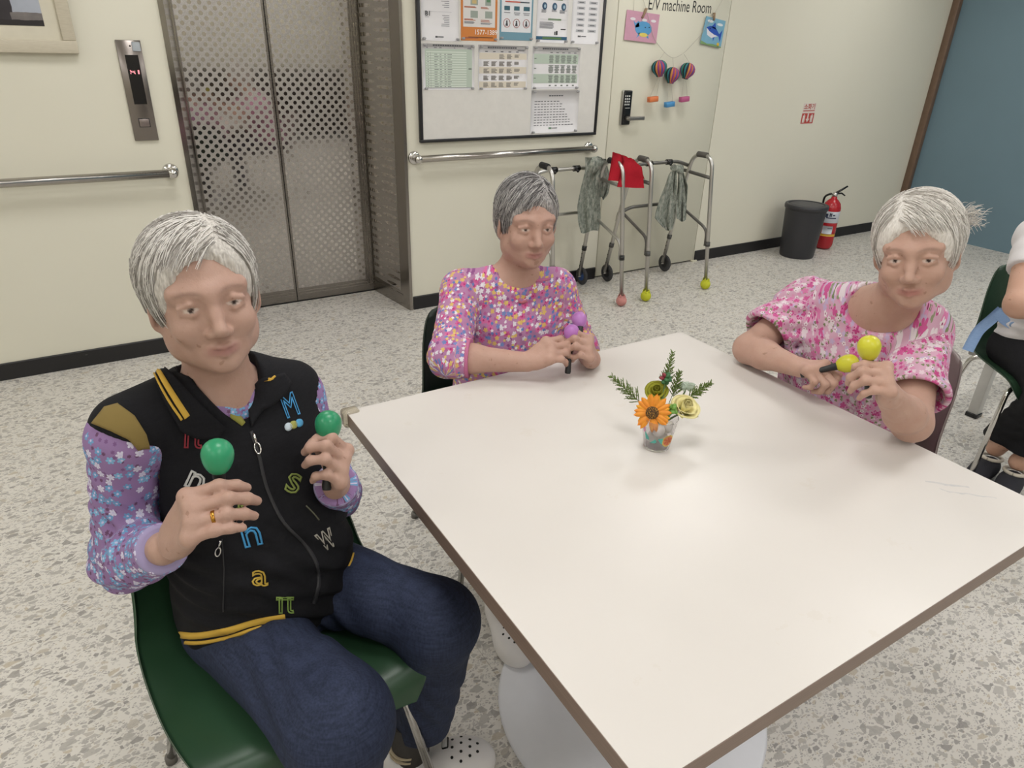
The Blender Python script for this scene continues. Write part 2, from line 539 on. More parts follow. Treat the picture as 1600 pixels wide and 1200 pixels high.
# ---- ceiling light panels
def m_emit(name, c, s):
    t = NT(name)
    t.b.inputs['Emission Color'].default_value = (*c, 1); t.b.inputs['Emission Strength'].default_value = s
    t.out((.8, .8, .8), .5)
    return t.m
LITM = m_emit('light_diffuser', (1, .985, .96), 6.0)
WHM = mat('white_metal', 'e8e8e6', .4)
for i, (x, y) in enumerate(PANELS):
    o = thing('ceiling_light', 'square white LED panel set in the ceiling', 'ceiling light', (x, y, CEIL), 0, 'ceiling light panels')
    f = MB()
    for q in ((-.31, -.31, .31, -.29), (-.31, .29, .31, .31), (-.31, -.29, -.29, .29), (.29, -.29, .31, .29)):
        f.box((q[0], q[1], -.02), (q[2], q[3], 0))
    f.to('frame', WHM, o, True)
    MB().box((-.29, -.29, -.012), (.29, .29, -.002)).to('diffuser', LITM, o, True)
    ld = bpy.data.lights.new('panel_light', 'AREA'); ld.size = .56; ld.energy = LAMP_W; ld.color = (1, .99, .985)
    lo = bpy.data.objects.new('panel_light', ld); COL.objects.link(lo)
    lo.parent = o; lo.location = (0, 0, -.022)

# ---- invented cabinet behind the camera, added to mirror as dark dots in the lift doors
sb = thing('added_sideboard', 'dark brown cabinet added out of view to darken the lift door reflections', 'added_sideboard', (3.0, Y_BK + .25, 0))
SBM = mat('dark_walnut', '2a211d', .45, 0, .4, .2, 12)
MB().rbox((1.2, Y_BK + .01, .06), (4.8, Y_BK + .46, 1.0), .006, 2).to('carcass', SBM, sb)
MB().box((1.25, Y_BK + .05, 0), (4.75, Y_BK + .42, .06)).to('plinth', GAPBLK, sb)
for k in range(6):
    d = MB().rbox((1.22 + k * .595, Y_BK + .455, .09), (1.22 + k * .595 + .58, Y_BK + .475, .96), .004, 2).to('door', SBM, sb)
    MB().tube([(1.27 + k * .595, Y_BK + .49, .6), (1.27 + k * .595, Y_BK + .49, .75)], .006, 10).to('handle', STEEL, d)
# ------------------------------------------------------------------ things on the wall
def wallp(px, py, off=0.0): return at(px, py, y=WY - off)
# handrails
def handrail(p0, p1, label, end0=True, end1=True):
    yy = WY - .062
    a = V(p0[0], yy, p0[2]); b = V(p1[0], yy, p1[2]); b[2] = a[2]
    o = thing('handrail', label, 'handrail', ((a[0] + b[0]) / 2, WY, a[2]))
    MB().tube([a, b], .019, 20).to('rail', m_steel('rail_steel', 'b5b1ac', .22, (60, 1, 1), .1) if 'rail_steel' not in bpy.data.materials else bpy.data.materials['rail_steel'], o)
    for q, on, s in ((a, end0, -1), (b, end1, 1)):
        if not on: continue
        e = MB().ball(q + V(s * .004, 0, 0), .0245, 20, 12)
        e.tube([q + V(s * .004, 0, 0), V(q[0] + s * .004, WY - .004, q[2])], .0165, 16)
        e.to('elbow', CHROME, o)
        MB().lathe([(.0, 0), (.036, 0), (.036, .004), (.03, .011), (.018, .013), (0, .013)], (q[0] + s * .004, WY, q[2]), (0, -1, 0), 28).to('flange', CHROME, o)
rz_ = at(268, 271, y=WY - .062)
handrail((X_LW + .3, 0, rz_[2]), (rz_[0], 0, rz_[2]), 'long steel handrail on the wall below the framed picture', True, True)
ra, rb = at(655, 251, y=WY - .062), at(927, 238, y=WY - .062)
handrail((ra[0], 0, rz_[2] - .003), (rb[0], 0, 0), 'short steel handrail on the wall below the notice board')

# framed picture
fr = wallp(124, 84, .03); FX, FZ = fr[0], fr[2]
W_, H_ = .92, .72
OAK = NT('pale_oak')
o_ = OAK.coord()
OAK.out(OAK.mix(OAK.noise(OAK.vmath('MULTIPLY', o_, (6, 1, 40)), 8, 4), lin('b9b09c'), lin('cfc7b4')), .55)
pf = thing('framed_picture', 'pale oak framed picture with wide cream mat above the handrail', 'picture', (FX - W_ / 2, WY, FZ))
fw = .048
for (x0, x1, z0, z1) in ((FX - W_, FX, FZ, FZ + fw), (FX - W_, FX, FZ + H_ - fw, FZ + H_), (FX - W_, FX - W_ + fw, FZ + fw, FZ + H_ - fw), (FX - fw, FX, FZ + fw, FZ + H_ - fw)):
    MB().rbox((x0, WY - .034, z0), (x1, WY - .001, z1), .003, 2).to('frame_bar', OAK.m, pf)
mw = .125
MB().box((FX - W_ + fw, WY - .018, FZ + fw), (FX - fw, WY - .012, FZ + H_ - fw)).to('mat_board', mat('cream_mat', 'd3cdbb', .8), pf)
pp = NT('picture_print')
o_ = pp.coord()
sx = pp.n('ShaderNodeSeparateXYZ'); pp.put(sx.inputs[0], o_)
pc_ = wallp(70, 41, .02)
px0, px1, pz0, pz1 = FX - W_ + fw + mw, pc_[0], pc_[2], FZ + H_ - fw - mw
dk = pp.mix(pp.noise(o_, 14, 6), lin('17151a'), lin('3a343a'))
lightc = pp.mix(pp.noise(o_, 10, 5), lin('8f95a3'), lin('b4b9c4'))
low = pp.mix(pp.noise(o_, 20, 5), lin('4b444a'), lin('8a8580'))
mid = px1 - .080
edge = pp.math('ADD', sx.outputs[0], pp.math('MULTIPLY', pp.noise(o_, 9, 3), .03))
c1 = pp.mix(pp.math('GREATER_THAN', edge, mid), dk, lightc)
zz = pp.math('ADD', sx.outputs[2], pp.math('MULTIPLY', pp.noise(o_, 12, 3), .02))
c1 = pp.mix(pp.math('MULTIPLY', pp.math('LESS_THAN', zz, pz0 + .055), pp.math('GREATER_THAN', edge, mid - .01)), c1, low)
c1 = pp.mix(pp.math('LESS_THAN', zz, pz0 + .03), c1, lin('221e22'))
pp.out(c1, .35)
MB().box((px0, WY - .0195, pz0), (px1, WY - .018, pz1)).to('print', pp.m, pf)

# lift call panel
c00, c10, c01, c11 = wallp(178, 63), wallp(218, 62), wallp(212, 220), wallp(248, 218)
x0 = (c00[0] + c01[0]) / 2; x1 = (c10[0] + c11[0]) / 2; z1 = (c00[2] + c10[2]) / 2; z0 = (c01[2] + c11[2]) / 2
cp = thing('lift_call_panel', 'brushed steel lift call panel with black display and one button', 'call panel', ((x0 + x1) / 2, WY, z0))
MB().rbox((x0, WY - .012, z0), (x1, WY - .0005, z1), .0015, 1).to('face_plate', m_steel('panel_steel', '8a837e', .3, (60, 1, 1), .1), cp)
H = z1 - z0; Wd = x1 - x0
ds = MB().box((x0 + Wd * .27, WY - .0128, z0 + H * .375), (x0 + Wd * .80, WY - .0118, z0 + H * .86)).to('display', mat('display_black', '0d0b10', .12), cp)
RED = m_emit('red_led', (1, .02, .10), 1.6)
dg = MB()
dc = z0 + H * .675; xs = x0 + Wd * .36; u = Wd * .034
def led(c, r, n=1): dg.box((xs + c * u, WY - .0133, dc + r * u), (xs + (c + .8) * u, WY - .0128, dc + (r + .8 + (n - 1)) * u))
for r in (0, 1, 3, 4): led(0, r)
led(1, 2); led(1, 3); led(2, 2); led(3, 3); led(3, 2); led(4, 1); led(4, 2); led(5, 1); led(5, 0); led(5, 3)
for r in (0, 1, 2, 3, 4): led(9, r); led(10, r)
dg.to('red_digits', RED, ds)
bx, bz = x0 + Wd * .53, z0 + H * .185
MB().rbox((bx - .023, WY - .0125, bz - .019), (bx + .023, WY - .0115, bz + .019), .0005, 1).to('button_well', LKB, cp)
MB().rbox((bx - .020, WY - .0155, bz - .016), (bx + .020, WY - .0122, bz + .016), .002, 2).to('button', mat('button_steel', '8f8480', .3, .7), cp)
MB().tube([(x0 + Wd * .55, WY - .0126, z0 + H * .945), (x0 + Wd * .55, WY - .0115, z0 + H * .945)], .0035, 12).to('screw_hole', LKB, cp)
MB().rbox((x1 - .036, WY - .0126, z1 - .042), (x1 - .004, WY - .0118, z1 - .006), .003, 2).to('blank_sticker', mat('pale_sticker', 'aeb4ba', .5), cp)

# notice board
bl, br = wallp(657, 223, .02), wallp(930, 211, .02)
BX0, BX1, BZ0 = bl[0], br[0] + .005, (bl[2] + br[2]) / 2
BH = .92
nb = thing('notice_board', 'white notice board in a thin black frame above the short handrail', 'notice board', ((BX0 + BX1) / 2, WY, BZ0))
BLK = mat('black_frame', '232326', .45)
for q in ((BX0, BX1, BZ0, BZ0 + .016), (BX0, BX1, BZ0 + BH - .016, BZ0 + BH), (BX0, BX0 + .018, BZ0 + .016, BZ0 + BH - .016), (BX1 - .018, BX1, BZ0 + .016, BZ0 + BH - .016)):
    MB().rbox((q[0], WY - .024, q[2]), (q[1], WY - .001, q[3]), .002, 1).to('frame_bar', BLK, nb)
MB().box((BX0 + .016, WY - .016, BZ0 + .014), (BX1 - .016, WY - .002, BZ0 + BH - .014)).to('board_face', mat('board_white', 'dedbd6', .35), nb)
YB = WY - .016
PAPER = mat('paper', 'e4e2e4', .7, var=.02)
def pmat(hexc): return mat('print_' + hexc, hexc, .6, var=.02)
PINM = mat('clear_pin', 'a8a8aa', .15)
def sheet(pxr, label, prints, texts=(), top=None, pins=True, paper=PAPER, bulge=.004):
    """pxr: (left, right, top, bottom) in photo pixels at the board; prints: (colour, [(u0,u1,v0,v1)...]) with v from the bottom"""
    l, r, t, b = pxr
    p_bl = at((l), b, y=YB); p_br = at(r, b, y=YB)
    x0, x1, z0 = p_bl[0], p_br[0], (p_bl[2] + p_br[2]) / 2
    z1 = at((l + r) / 2, t, y=YB)[2] if top is None else z0 + top
    w, h = x1 - x0, z1 - z0
    o = thing('pinned_sheet', label, 'paper sheet', ((x0 + x1) / 2, YB, z0), 0, 'sheets on the notice board')
    yy = YB - .0012
    n = 9
    u = np.linspace(0, 1, n)
    P = np.zeros((n, 4, 3))
    for j, v in enumerate((0, .33, .66, 1)):
        P[:, j, 0] = x0 + u * w; P[:, j, 2] = z0 + v * h
        P[:, j, 1] = yy
    MB().grid(P, -.0006).to('sheet', paper, o)
    lay = 0
    for colr, rects in prints:
        m = MB(); lay += 1; ns = 0
        for (a, c, d, e) in rects:
            lo_, hi_ = (x0 + a * w, yy - .0006 - lay * .0002, z0 + d * h), (x0 + c * w, yy + .0001, z0 + e * h)
            if (c - a) * w > .03 and (e - d) * h > .02: MB().box(lo_, hi_).to('printed_block', pmat(colr), o)
            else: m.box(lo_, hi_); ns += 1
        if ns: m.to('small_print', pmat(colr), o)['kind'] = 'stuff'
    for (txt, uu, vv, hh, colr, bold) in texts:
        tv, tf = text_mesh(txt, hh * h, bold * hh * h)
        tp = np.stack([x0 + uu * w + tv[:, 0], np.full(len(tv), yy - .0022), z0 + vv * h + tv[:, 1]], 1)
        MB().raw(tp, tf, False).to('lettering', pmat(colr), o)
    if pins:
        for uu in (.05, .95):
            for vv in (.03, .965):
                c = V(x0 + uu * w, yy - .0005, z0 + vv * h)
                MB().lathe([(0, 0), (.0065, 0), (.0065, .003), (.0035, .006), (.0035, .012), (.006, .014), (.006, .018), (0, .018)], c, (0, -1, 0), 12).to('push_pin', PINM, o)
    return o
rr = random.Random(3)
def lines(u0, u1, v0, v1, n, hgt=.012, jit=.35, right=False, gap=0):
    out = []
    for i in range(n):
        v = v1 - (v1 - v0) * (i + .5) / n
        L = (u1 - u0) * (1 - jit * rr.random())
        if right: out.append((u1 - L, u1, v - hgt / 2, v + hgt / 2))
        else: out.append((u0, u0 + L, v - hgt / 2, v + hgt / 2))
    return out
DG, MG, LG = '5b5b5f', '8b8b90', 'b9b9bd'
# upper row (the tops run on above the picture)
sheet((659, 717, 0, 64), 'white floor directory sheet marked B1, pinned beside the orange poster',
      [(MG, lines(.52, .74, .20, .37, 7, .008, .6, True) + lines(.50, .74, .46, .62, 6, .008, .5, True) + lines(.5, .74, .7, .9, 7, .008, .5, True)),
       (LG, [(.2, .8, .405, .409), (.2, .8, .655, .659), (.10, .2, .325, .335), (.10, .2, .575, .585)]), (DG, [(.36, .42, .045, .07), (.43, .58, .05, .065)])],
      [('B1', .17, .375, .095, '2c2c30', .012), ('01', .17, .625, .095, '2c2c30', .012)], top=.335)
OR = 'd0803c'
sheet((720, 776, 0, 64), 'orange bordered poster with a white centre and a telephone number',
      [(OR, [(0, 1, 0, 1)]), ('dcd9d6', [(.06, .94, .20, .97)]),
       ('9aa39a', [(.26, .46, .33, .43), (.66, .86, .33, .43), (.26, .46, .51, .63), (.66, .82, .51, .63), (.66, .86, .72, .8), (.26, .46, .72, .8)]),
       ('c9b27a', [(.30, .42, .53, .58), (.70, .76, .74, .79)]), ('5d8a63', [(.7, .8, .56, .62), (.30, .36, .74, .79)]),
       ('b06a50', lines(.09, .4, .29, .315, 2, .01) + lines(.54, .86, .27, .31, 2, .01) + lines(.09, .42, .47, .49, 2, .01) + lines(.54, .8, .46, .49, 2, .01) + lines(.1, .5, .035, .05, 1, .018, .1)),
       (MG, lines(.09, .46, .245, .28, 3, .008) + lines(.54, .9, .24, .265, 2, .008) + lines(.09, .46, .655, .69, 3, .008) + lines(.54, .9, .655, .69, 3, .008)),
       ('6e4526', lines(.2, .9, .045, .06, 1, .012, .02))],
      [('1577-1389', .68, .125, .10, 'f6f0ea', .004)], top=.335)
BLP = '6f97a8'
sheet((780, 831, 0, 63), 'blue grey poster with three round prohibition signs on white',
      [(BLP, [(0, 1, 0, 1)]), ('dfe1e4', [(.05, .95, .12, .62)]), ('d8b84e', [(.2, .32, .64, .88), (.28, .40, .64, .80), (.3, .36, .8, .86)]), ('c08a50', [(.47, .58, .65, .78)]),
       ('8e8aa6', [(.62, .72, .72, .92), (.8, .9, .7, .9)]), ('4f5d80', [(.63, .70, .64, .73), (.82, .89, .64, .72)]),
       ('c25a48', lines(.15, .6, .55, .575, 1, .018, .02)), ('3c4a55', [(.6, .88, .553, .571)]),
       ('35606e', [(.13, .29, .44, .50), (.42, .58, .44, .50), (.71, .89, .44, .50)]), (MG, [(.12, .3, .40, .41), (.42, .6, .40, .41), (.70, .9, .40, .41), (.44, .58, .375, .385), (.72, .88, .375, .385)])],
      top=.335)
# prohibition rings on that poster
p_bl = at(780, 63, y=YB); p_br = at(831, 63, y=YB); w_ = p_br[0] - p_bl[0]
rp = bpy.data.objects['pinned_sheet.002']
for uu in (.21, .50, .80):
    c = V(p_bl[0] + uu * w_, YB - .0034, p_bl[2] + .26 * .335)
    R_ = .021
    MB().tube([c + R_ * V(math.cos(a), 0, math.sin(a)) for a in np.linspace(0, 2 * math.pi, 25)], .0012, 6, False).to('printed_ring', pmat('b04a3c'), rp)
    MB().ball(c + V(0, .001, .008), (.005, .0008, .005), 10, 6).prism([c + V(-.009, .001, -.014), c + V(.008, .001, -.014), c + V(.004, .001, .004), c + V(-.004, .001, .004)], (0, -.0006, 0)).to('printed_figure', pmat('45454a'), rp)
g4 = []
sheet((837, 885, 0, 67), 'white guide sheet with rows of round blue icons and a blue foot band',
      [('2f5d7c', [(0, 1, .045, .095)]), ('5c7d4e', [(.2, .82, .055, .085), (.36, .78, .335, .36), (.4, .8, .63, .655)]),
       (MG, lines(.1, .6, .21, .31, 6, .01, .3) + lines(.14, .34, .44, .49, 4, .008) + lines(.46, .68, .46, .5, 3, .008) + lines(.72, .96, .44, .49, 4, .008) + lines(.14, .34, .72, .76, 3, .008) + lines(.46, .68, .72, .76, 3, .008) + lines(.72, .96, .72, .76, 3, .008)),
       (LG, [(.1, .95, .345, .348), (.1, .95, .64, .643)]), ('2a2a2e', [(.58, .61, .12, .17), (.63, .68, .12, .18), (.78, .94, .2, .215)])], top=.345)
gp = bpy.data.objects['pinned_sheet.003']
p_bl = at(837, 67, y=YB); p_br = at(885, 67, y=YB); w_ = p_br[0] - p_bl[0]
for vv in (.545, .84):
    for uu in (.23, .55, .84):
        c = V(p_bl[0] + uu * w_, YB - .0022, p_bl[2] + vv * .345)
        MB().ball(c, (.017, .0012, .019), 16, 8).to('printed_icon', pmat('33536e'), gp)
        MB().ball(c + V(.002, -.0008, -.001), (.008, .0009, .010), 12, 6).to('printed_icon_mark', pmat('9fb6c6'), gp)
def cellrows(u0, u1, v0, v1, nr, hgt=.03):
    out = []
    for i in range(nr):
        v = v0 + (v1 - v0) * (i + .5) / nr
        out.append((u0, u1, v - hgt / 2, v + hgt / 2))
    return out
sheet((891, 933, 0, 69), 'white organisation chart sheet with grey boxes beside the black frame edge',
      [(LG, cellrows(.17, .45, .16, .84, 8, .042) + cellrows(.60, .90, .16, .84, 8, .042) + [(.05, .32, .9, .98), (.38, .66, .9, .98), (.72, .99, .9, .98)]),
       (DG, cellrows(.23, .40, .16, .84, 8, .014) + cellrows(.66, .84, .16, .84, 8, .014) + [(.25, .36, .105, .13), (.38, .55, .11, .125)]), (MG, [(.5, .505, .84, .9), (.12, .94, .86, .863)])], top=.345)
# second row
GRN, GR2 = 'b9c6b8', 'd6ded4'
rows = []
for i in range(15):
    v = .05 + i * .0545; rows.append(v)
sheet((661, 741, 69, 140), 'wide green banded timetable with fifteen narrow rows',
      [(GRN, [(.05, .95, .05, .895)]), (GR2, [(.07, .84, v + .004, v + .03) for v in rows]),
       ('6a726c', [(a, a + L * rr.uniform(.6, 1.2), v + .012, v + .024) for v in rows[:-1] for a, L in ((.09, .025), (.22, .07), (.32, .045), (.41, .04), (.47, .09))] + [(.88, .94, .45, .48)]),
       (DG, [(.05, .95, .945, .95), (.05, .95, .035, .04)] + [(.2 + i * .045, .2 + i * .045 + .035, .955, .985) for i in range(13)] + [(.15, .152, .05, .82)]), (MG, [(.08, .1, .91, .93), (.22, .27, .91, .93), (.32, .36, .91, .93), (.6, .62, .91, .93), (.86, .93, .905, .925)])])
TAN = 'd8cfbf'
blocks = []
for i in range(5):
    for j in range(5):
        if i == 0 and j < 2: continue
        n = 6 if j < 4 else 4
        v1 = .80 - i * .16
        for k in range(n):
            blocks.append((.10 + j * .155, .10 + j * .155 + .1 * rr.uniform(.7, 1.15), v1 - k * .018 - .012, v1 - k * .018))
sheet((747, 823, 71, 140), 'tan and white banded weekly programme sheet',
      [(TAN, [(.02, .97, .69, .83), (.02, .97, .37, .52), (.02, .97, .04, .19)]), ('7f7a74', blocks), (DG, [(.18 + i * .045, .18 + i * .045 + .036, .93, .965) for i in range(13)] + [(.03, .95, .915, .918), (.03, .95, .975, .978)] + [(.13 + j * .155, .18 + j * .155, .85, .87) for j in range(5)] + [(.78, .92, .885, .9)])])
blocks = []
for i in range(3):
    for j in range(5):
        v1 = .80 - i * .235
        for k in range(9):
            ww = .045 * rr.uniform(.6, 1.2); cx = .385 + j * .125
            blocks.append((cx - ww, cx + ww, v1 - k * .021 - .013, v1 - k * .021))
sheet((830, 903, 73, 139), 'green and white banded menu sheet above the typed notice',
      [(GRN, [(.03, .96, .60, .83), (.03, .96, .14, .36)]), ('747b74', blocks + [(.36 + j * .125, .40 + j * .125, .07, .10) for j in range(5)] + [(.04, .08, .71, .73), (.04, .08, .48, .5), (.04, .08, .25, .27)]),
       (DG, [(.2 + i * .045, .2 + i * .045 + .036, .93, .965) for i in range(12)] + [(.03, .96, .90, .903), (.03, .96, .975, .978), (.03, .96, .03, .033)] + [(.36 + j * .125, .41 + j * .125, .855, .87) for j in range(5)])])
sheet((828, 901, 141, 207), 'typed notice sheet of ten lines alone in the lowest row',
      [(DG, [(.36 + i * .05, .36 + i * .05 + .04, .86, .885) for i in range(6)]), ('6e6e74', [(.07 + a, .07 + a + .05 * rr.uniform(.6, 1.1), .735 - i * .062, .752 - i * .062) for i in range(10) for a in np.arange(0, .5 + .035 * i, .065)]), ('6c8a72', [(.38, .44, .09, .13)]), (MG, [(.45, .56, .1, .12)])])

# extinguisher sticker
q0, q1 = wallp(1249, 194), wallp(1277, 161)
sx0, sx1, sz0, sz1 = q0[0] + .004, q1[0] - .006, q0[2], q1[2]
st = thing('wall_sticker', 'small red and white fire extinguisher sticker on the wall above the bin', 'sticker', ((sx0 + sx1) / 2, WY, sz0))
w_, h_ = sx1 - sx0, sz1 - sz0
MB().box((sx0, WY - .0012, sz0), (sx1, WY - .0001, sz1)).to('backing', mat('sticker_white', 'd9cfc6', .5), st)
SR = mat('sticker_red', 'b5423a', .5)
m_ = MB()
m_.box((sx0 + .03 * w_, WY - .002, sz0 + .02 * h_), (sx1 - .03 * w_, WY - .001, sz0 + .52 * h_))
m_.box((sx0 + .06 * w_, WY - .002, sz0 + .62 * h_), (sx1 - .06 * w_, WY - .001, sz0 + .66 * h_))
m_.to('red_print', SR, st)
tv, tf = text_mesh('소화기', h_ * .3, h_ * .006)
if len(tv):
    tv[:, 0] *= w_ * .84 / max(1e-6, tv[:, 0].max() - tv[:, 0].min())
    MB().raw(np.stack([(sx0 + sx1) / 2 + tv[:, 0], np.full(len(tv), WY - .002), sz0 + .82 * h_ + tv[:, 1]], 1), tf, False).to('lettering', SR, st)
cx, cz = (sx0 + sx1) / 2, sz0 + .27 * h_
wm = mat('sticker_white')
ar = MB().box((cx - .05 * w_, WY - .0026, cz - .03 * h_), (cx + .05 * w_, WY - .0015, cz + .24 * h_)).prism([(cx - .14 * w_, WY - .0015, cz - .02 * h_), (cx + .14 * w_, WY - .0015, cz - .02 * h_), (cx, WY - .0015, cz - .20 * h_)], (0, -.0011, 0))
ar.to('arrow', wm, st)
for s in (-1, 1):
    MB().rbox((cx + s * .30 * w_ - .09 * w_, WY - .0026, cz - .2 * h_), (cx + s * .30 * w_ + .09 * w_, WY - .0015, cz + .14 * h_), .0004, 1).box((cx + s * .30 * w_ - .03 * w_, WY - .0026, cz + .15 * h_), (cx + s * .30 * w_ + .05 * w_, WY - .0015, cz + .2 * h_)).to('extinguisher_symbol', wm, st)

# pictures and paper balloons on strings across the machine room door
STR = mat('thin_string', 'b6b1a4', .7)
def card(poly_px, colr, label):
    pts = [at(x, y, y=WY - .012) for x, y in poly_px]
    o = thing('hanging_card', label, 'card', tuple(pts[3]))
    MB().prism(pts, (0, .002, 0)).to('card', mat('card_' + colr, colr, .3), o)
    return o, pts
def cardpoly(o, pts, uvs, colr, name, off=.0008):
    tl, tr, br_, bl_ = pts
    P = []
    for u, v in uvs: P.append((tl * (1 - u) + tr * u) * v + (bl_ * (1 - u) + br_ * u) * (1 - v) - V(0, off, 0))
    MB().prism(P, (0, .0006, 0)).to(name, mat('card_' + colr, colr, .4), o)
def ell(cx, cy, rx, ry, n=20, a0=0, a1=2 * math.pi): return [(cx + rx * math.cos(a), cy + ry * math.sin(a)) for a in np.linspace(a0, a1, n, endpoint=(a1 - a0) < 6.2)]
o, pts = card([(980, 15), (1031, 23), (1025, 68), (975, 62)], 'd29fb4', 'pink card with a blue whale hanging by a peg on the machine room door')
cardpoly(o, pts, ell(.55, .45, .26, .25), '5b9fd0', 'whale_body')
cardpoly(o, pts, [(.3, .45), (.22, .68), (.3, .60), (.38, .70), (.42, .5)], '5b9fd0', 'whale_tail')
cardpoly(o, pts, [(.36, .1), (.5, .28), (.42, .3)], '5b9fd0', 'whale_fin'); cardpoly(o, pts, [(.75, .12), (.7, .3), (.6, .22)], '5b9fd0', 'whale_fin')
cardpoly(o, pts, ell(.57, .24, .13, .07), 'e3d06a', 'whale_belly', .0014)
cardpoly(o, pts, ell(.60, .5, .02, .02), '26323f', 'eye', .0014); cardpoly(o, pts, ell(.72, .52, .02, .02), '26323f', 'eye', .0014)
for cx, cy in ((.2, .73), (.55, .74), (.83, .75)): cardpoly(o, pts, ell(cx, cy, .08, .05), 'e6e0e4', 'cloud')
o, pts = card([(1104, 25), (1134, 33), (1126, 75), (1094, 68)], '7fb0c9', 'light blue card with a dark blue shark hanging on the machine room door')
cardpoly(o, pts, [(.12, .62), (.3, .7), (.55, .68), (.8, .48), (.92, .66), (.90, .2), (.78, .4), (.5, .36), (.25, .45)], '2d55b4', 'shark_body')
cardpoly(o, pts, [(.34, .66), (.5, .86), (.6, .62)], '2d55b4', 'shark_fin'); cardpoly(o, pts, [(.48, .42), (.62, .42), (.56, .18)], '2d55b4', 'shark_fin')
cardpoly(o, pts, [(.14, .6), (.3, .5), (.55, .42), (.74, .4), (.45, .28), (.22, .36)], 'e4e2ea', 'shark_belly', .0014)
cardpoly(o, pts, ell(.30, .6, .025, .022), '15181e', 'eye', .002)
cardpoly(o, pts, ell(.25, .86, .15, .05), 'dfe4e8', 'cloud'); cardpoly(o, pts, ell(.75, .82, .15, .05), 'dfe4e8', 'cloud')
cardpoly(o, pts, [(0, 0), (1, 0), (1, .04), (.6, .08), (.3, .05), (0, .12)], '7fa06a', 'sea_grass'); cardpoly(o, pts, ell(.83, .1, .06, .07), 'e0b840', 'sand_star')
PEG = mat('wood_peg', '9a8266', .6)
for (ax, ay, bx_, by_, lb) in ((1011, 13, 1004, 28, 'small wooden peg holding the pink card'), (1117, 20, 1116, 32, 'small wooden peg holding the light blue card')):
    p, q = at(ax, ay, y=WY - .02), at(bx_, by_, y=WY - .02)
    g = thing('clothes_peg', lb, 'peg', tuple(q))
    MB().tube([p, q], .006, 6).to('jaw', PEG, g); MB().tube([p + V(.002, .012, 0), q + V(0, .008, 0)], .006, 6).to('jaw', PEG, g)
pts_s = [at(x, y, y=WY - .018) for x, y in ((1004, -4), (1010, 16), (1022, 62), (1040, 84), (1052, 92), (1068, 84), (1096, 54), (1117, 20), (1131, -4))]
tag(MB().tube(fillet(pts_s, .04), .0013, 5).to('hanging_string', STR), 'thin pale string looped across the machine room door', 'string')
tag(MB().tube([at(991, -4, y=WY - .014), at(990, 17, y=WY - .014)], .0011, 5).to('hanging_string', STR), 'short thin string above the pink card', 'string')
BALC = ['2a2438', 'c06a3c', '3a4f86', '2c7f86', '8e3a7c', 'b8485a', '1e1c22', 'd08a4a', '5a4a9a', '3a8a6a']
def balloon(cx, cy, bxp, byp, top, basket, blab, glab, sd, tilt):
    c = at(cx, cy, y=WY - .055)
    o = thing('paper_balloon', blab, 'paper balloon', tuple(c - V(0, 0, .05)), 0, None)
    r2 = random.Random(sd)
    n = 22
    prof = [(-.052, .019), (-.044, .021), (-.034, .030), (-.018, .042), (0, .0475), (.018, .045), (.032, .036), (.042, .022), (.046, .006)]
    A = rotm((0, 1, 0), tilt)
    for k in range(n):
        a0 = 2 * math.pi * k / n; a1 = 2 * math.pi * (k + 1) / n; am = (a0 + a1) / 2
        P = np.zeros((3, len(prof), 3))
        for i, (aa, s) in enumerate(((a0, .93), (am, 1.06), (a1, .93))):
            for j, (h, r) in enumerate(prof):
                P[i, j] = c + A @ V(r * s * math.cos(aa), r * s * math.sin(aa), h)
        MB().grid(P).to('paper_rib', mat('paper_' + (cc := BALC[(k * 7 + sd * 3) % len(BALC)]), cc, .7), o)
    MB().tube([at(*top, y=WY - .02), c + A @ V(0, 0, .046)], .0011, 5).to('string', STR, o)
    g = at(bxp, byp, y=WY - .055)
    b = thing('paper_basket', glab, 'paper box', tuple(g - V(0, 0, .016)))
    MB().rbox(g - V(.037, .016, .016), g + V(.037, .016, .016), .003, 1, rotm((0, 1, 0), -.08)).to('box', mat('paper_' + basket, basket, .5), b)
    lo = c + A @ V(0, 0, -.052)
    for s in (-1, 1):
        MB().tube([lo + V(s * .008, 0, 0), g + V(s * .026, 0, .015)], .0009, 4).to('string', STR, b)
balloon(1030, 106, 1020, 155, (1038, 82), 'df7d4a', 'honeycomb paper balloon with orange basket, striped orange and black', 'orange paper basket under a honeycomb balloon', 1, -.22)
balloon(1050, 117, 1046, 163, (1051, 90), '4a8fc4', 'honeycomb paper balloon with blue basket, middle of the three', 'blue paper basket under the middle balloon', 2, .12)
balloon(1074, 110, 1069, 155, (1069, 85), 'b85a86', 'honeycomb paper balloon with pink basket, striped red and green', 'pink paper basket under a honeycomb balloon', 3, .25)
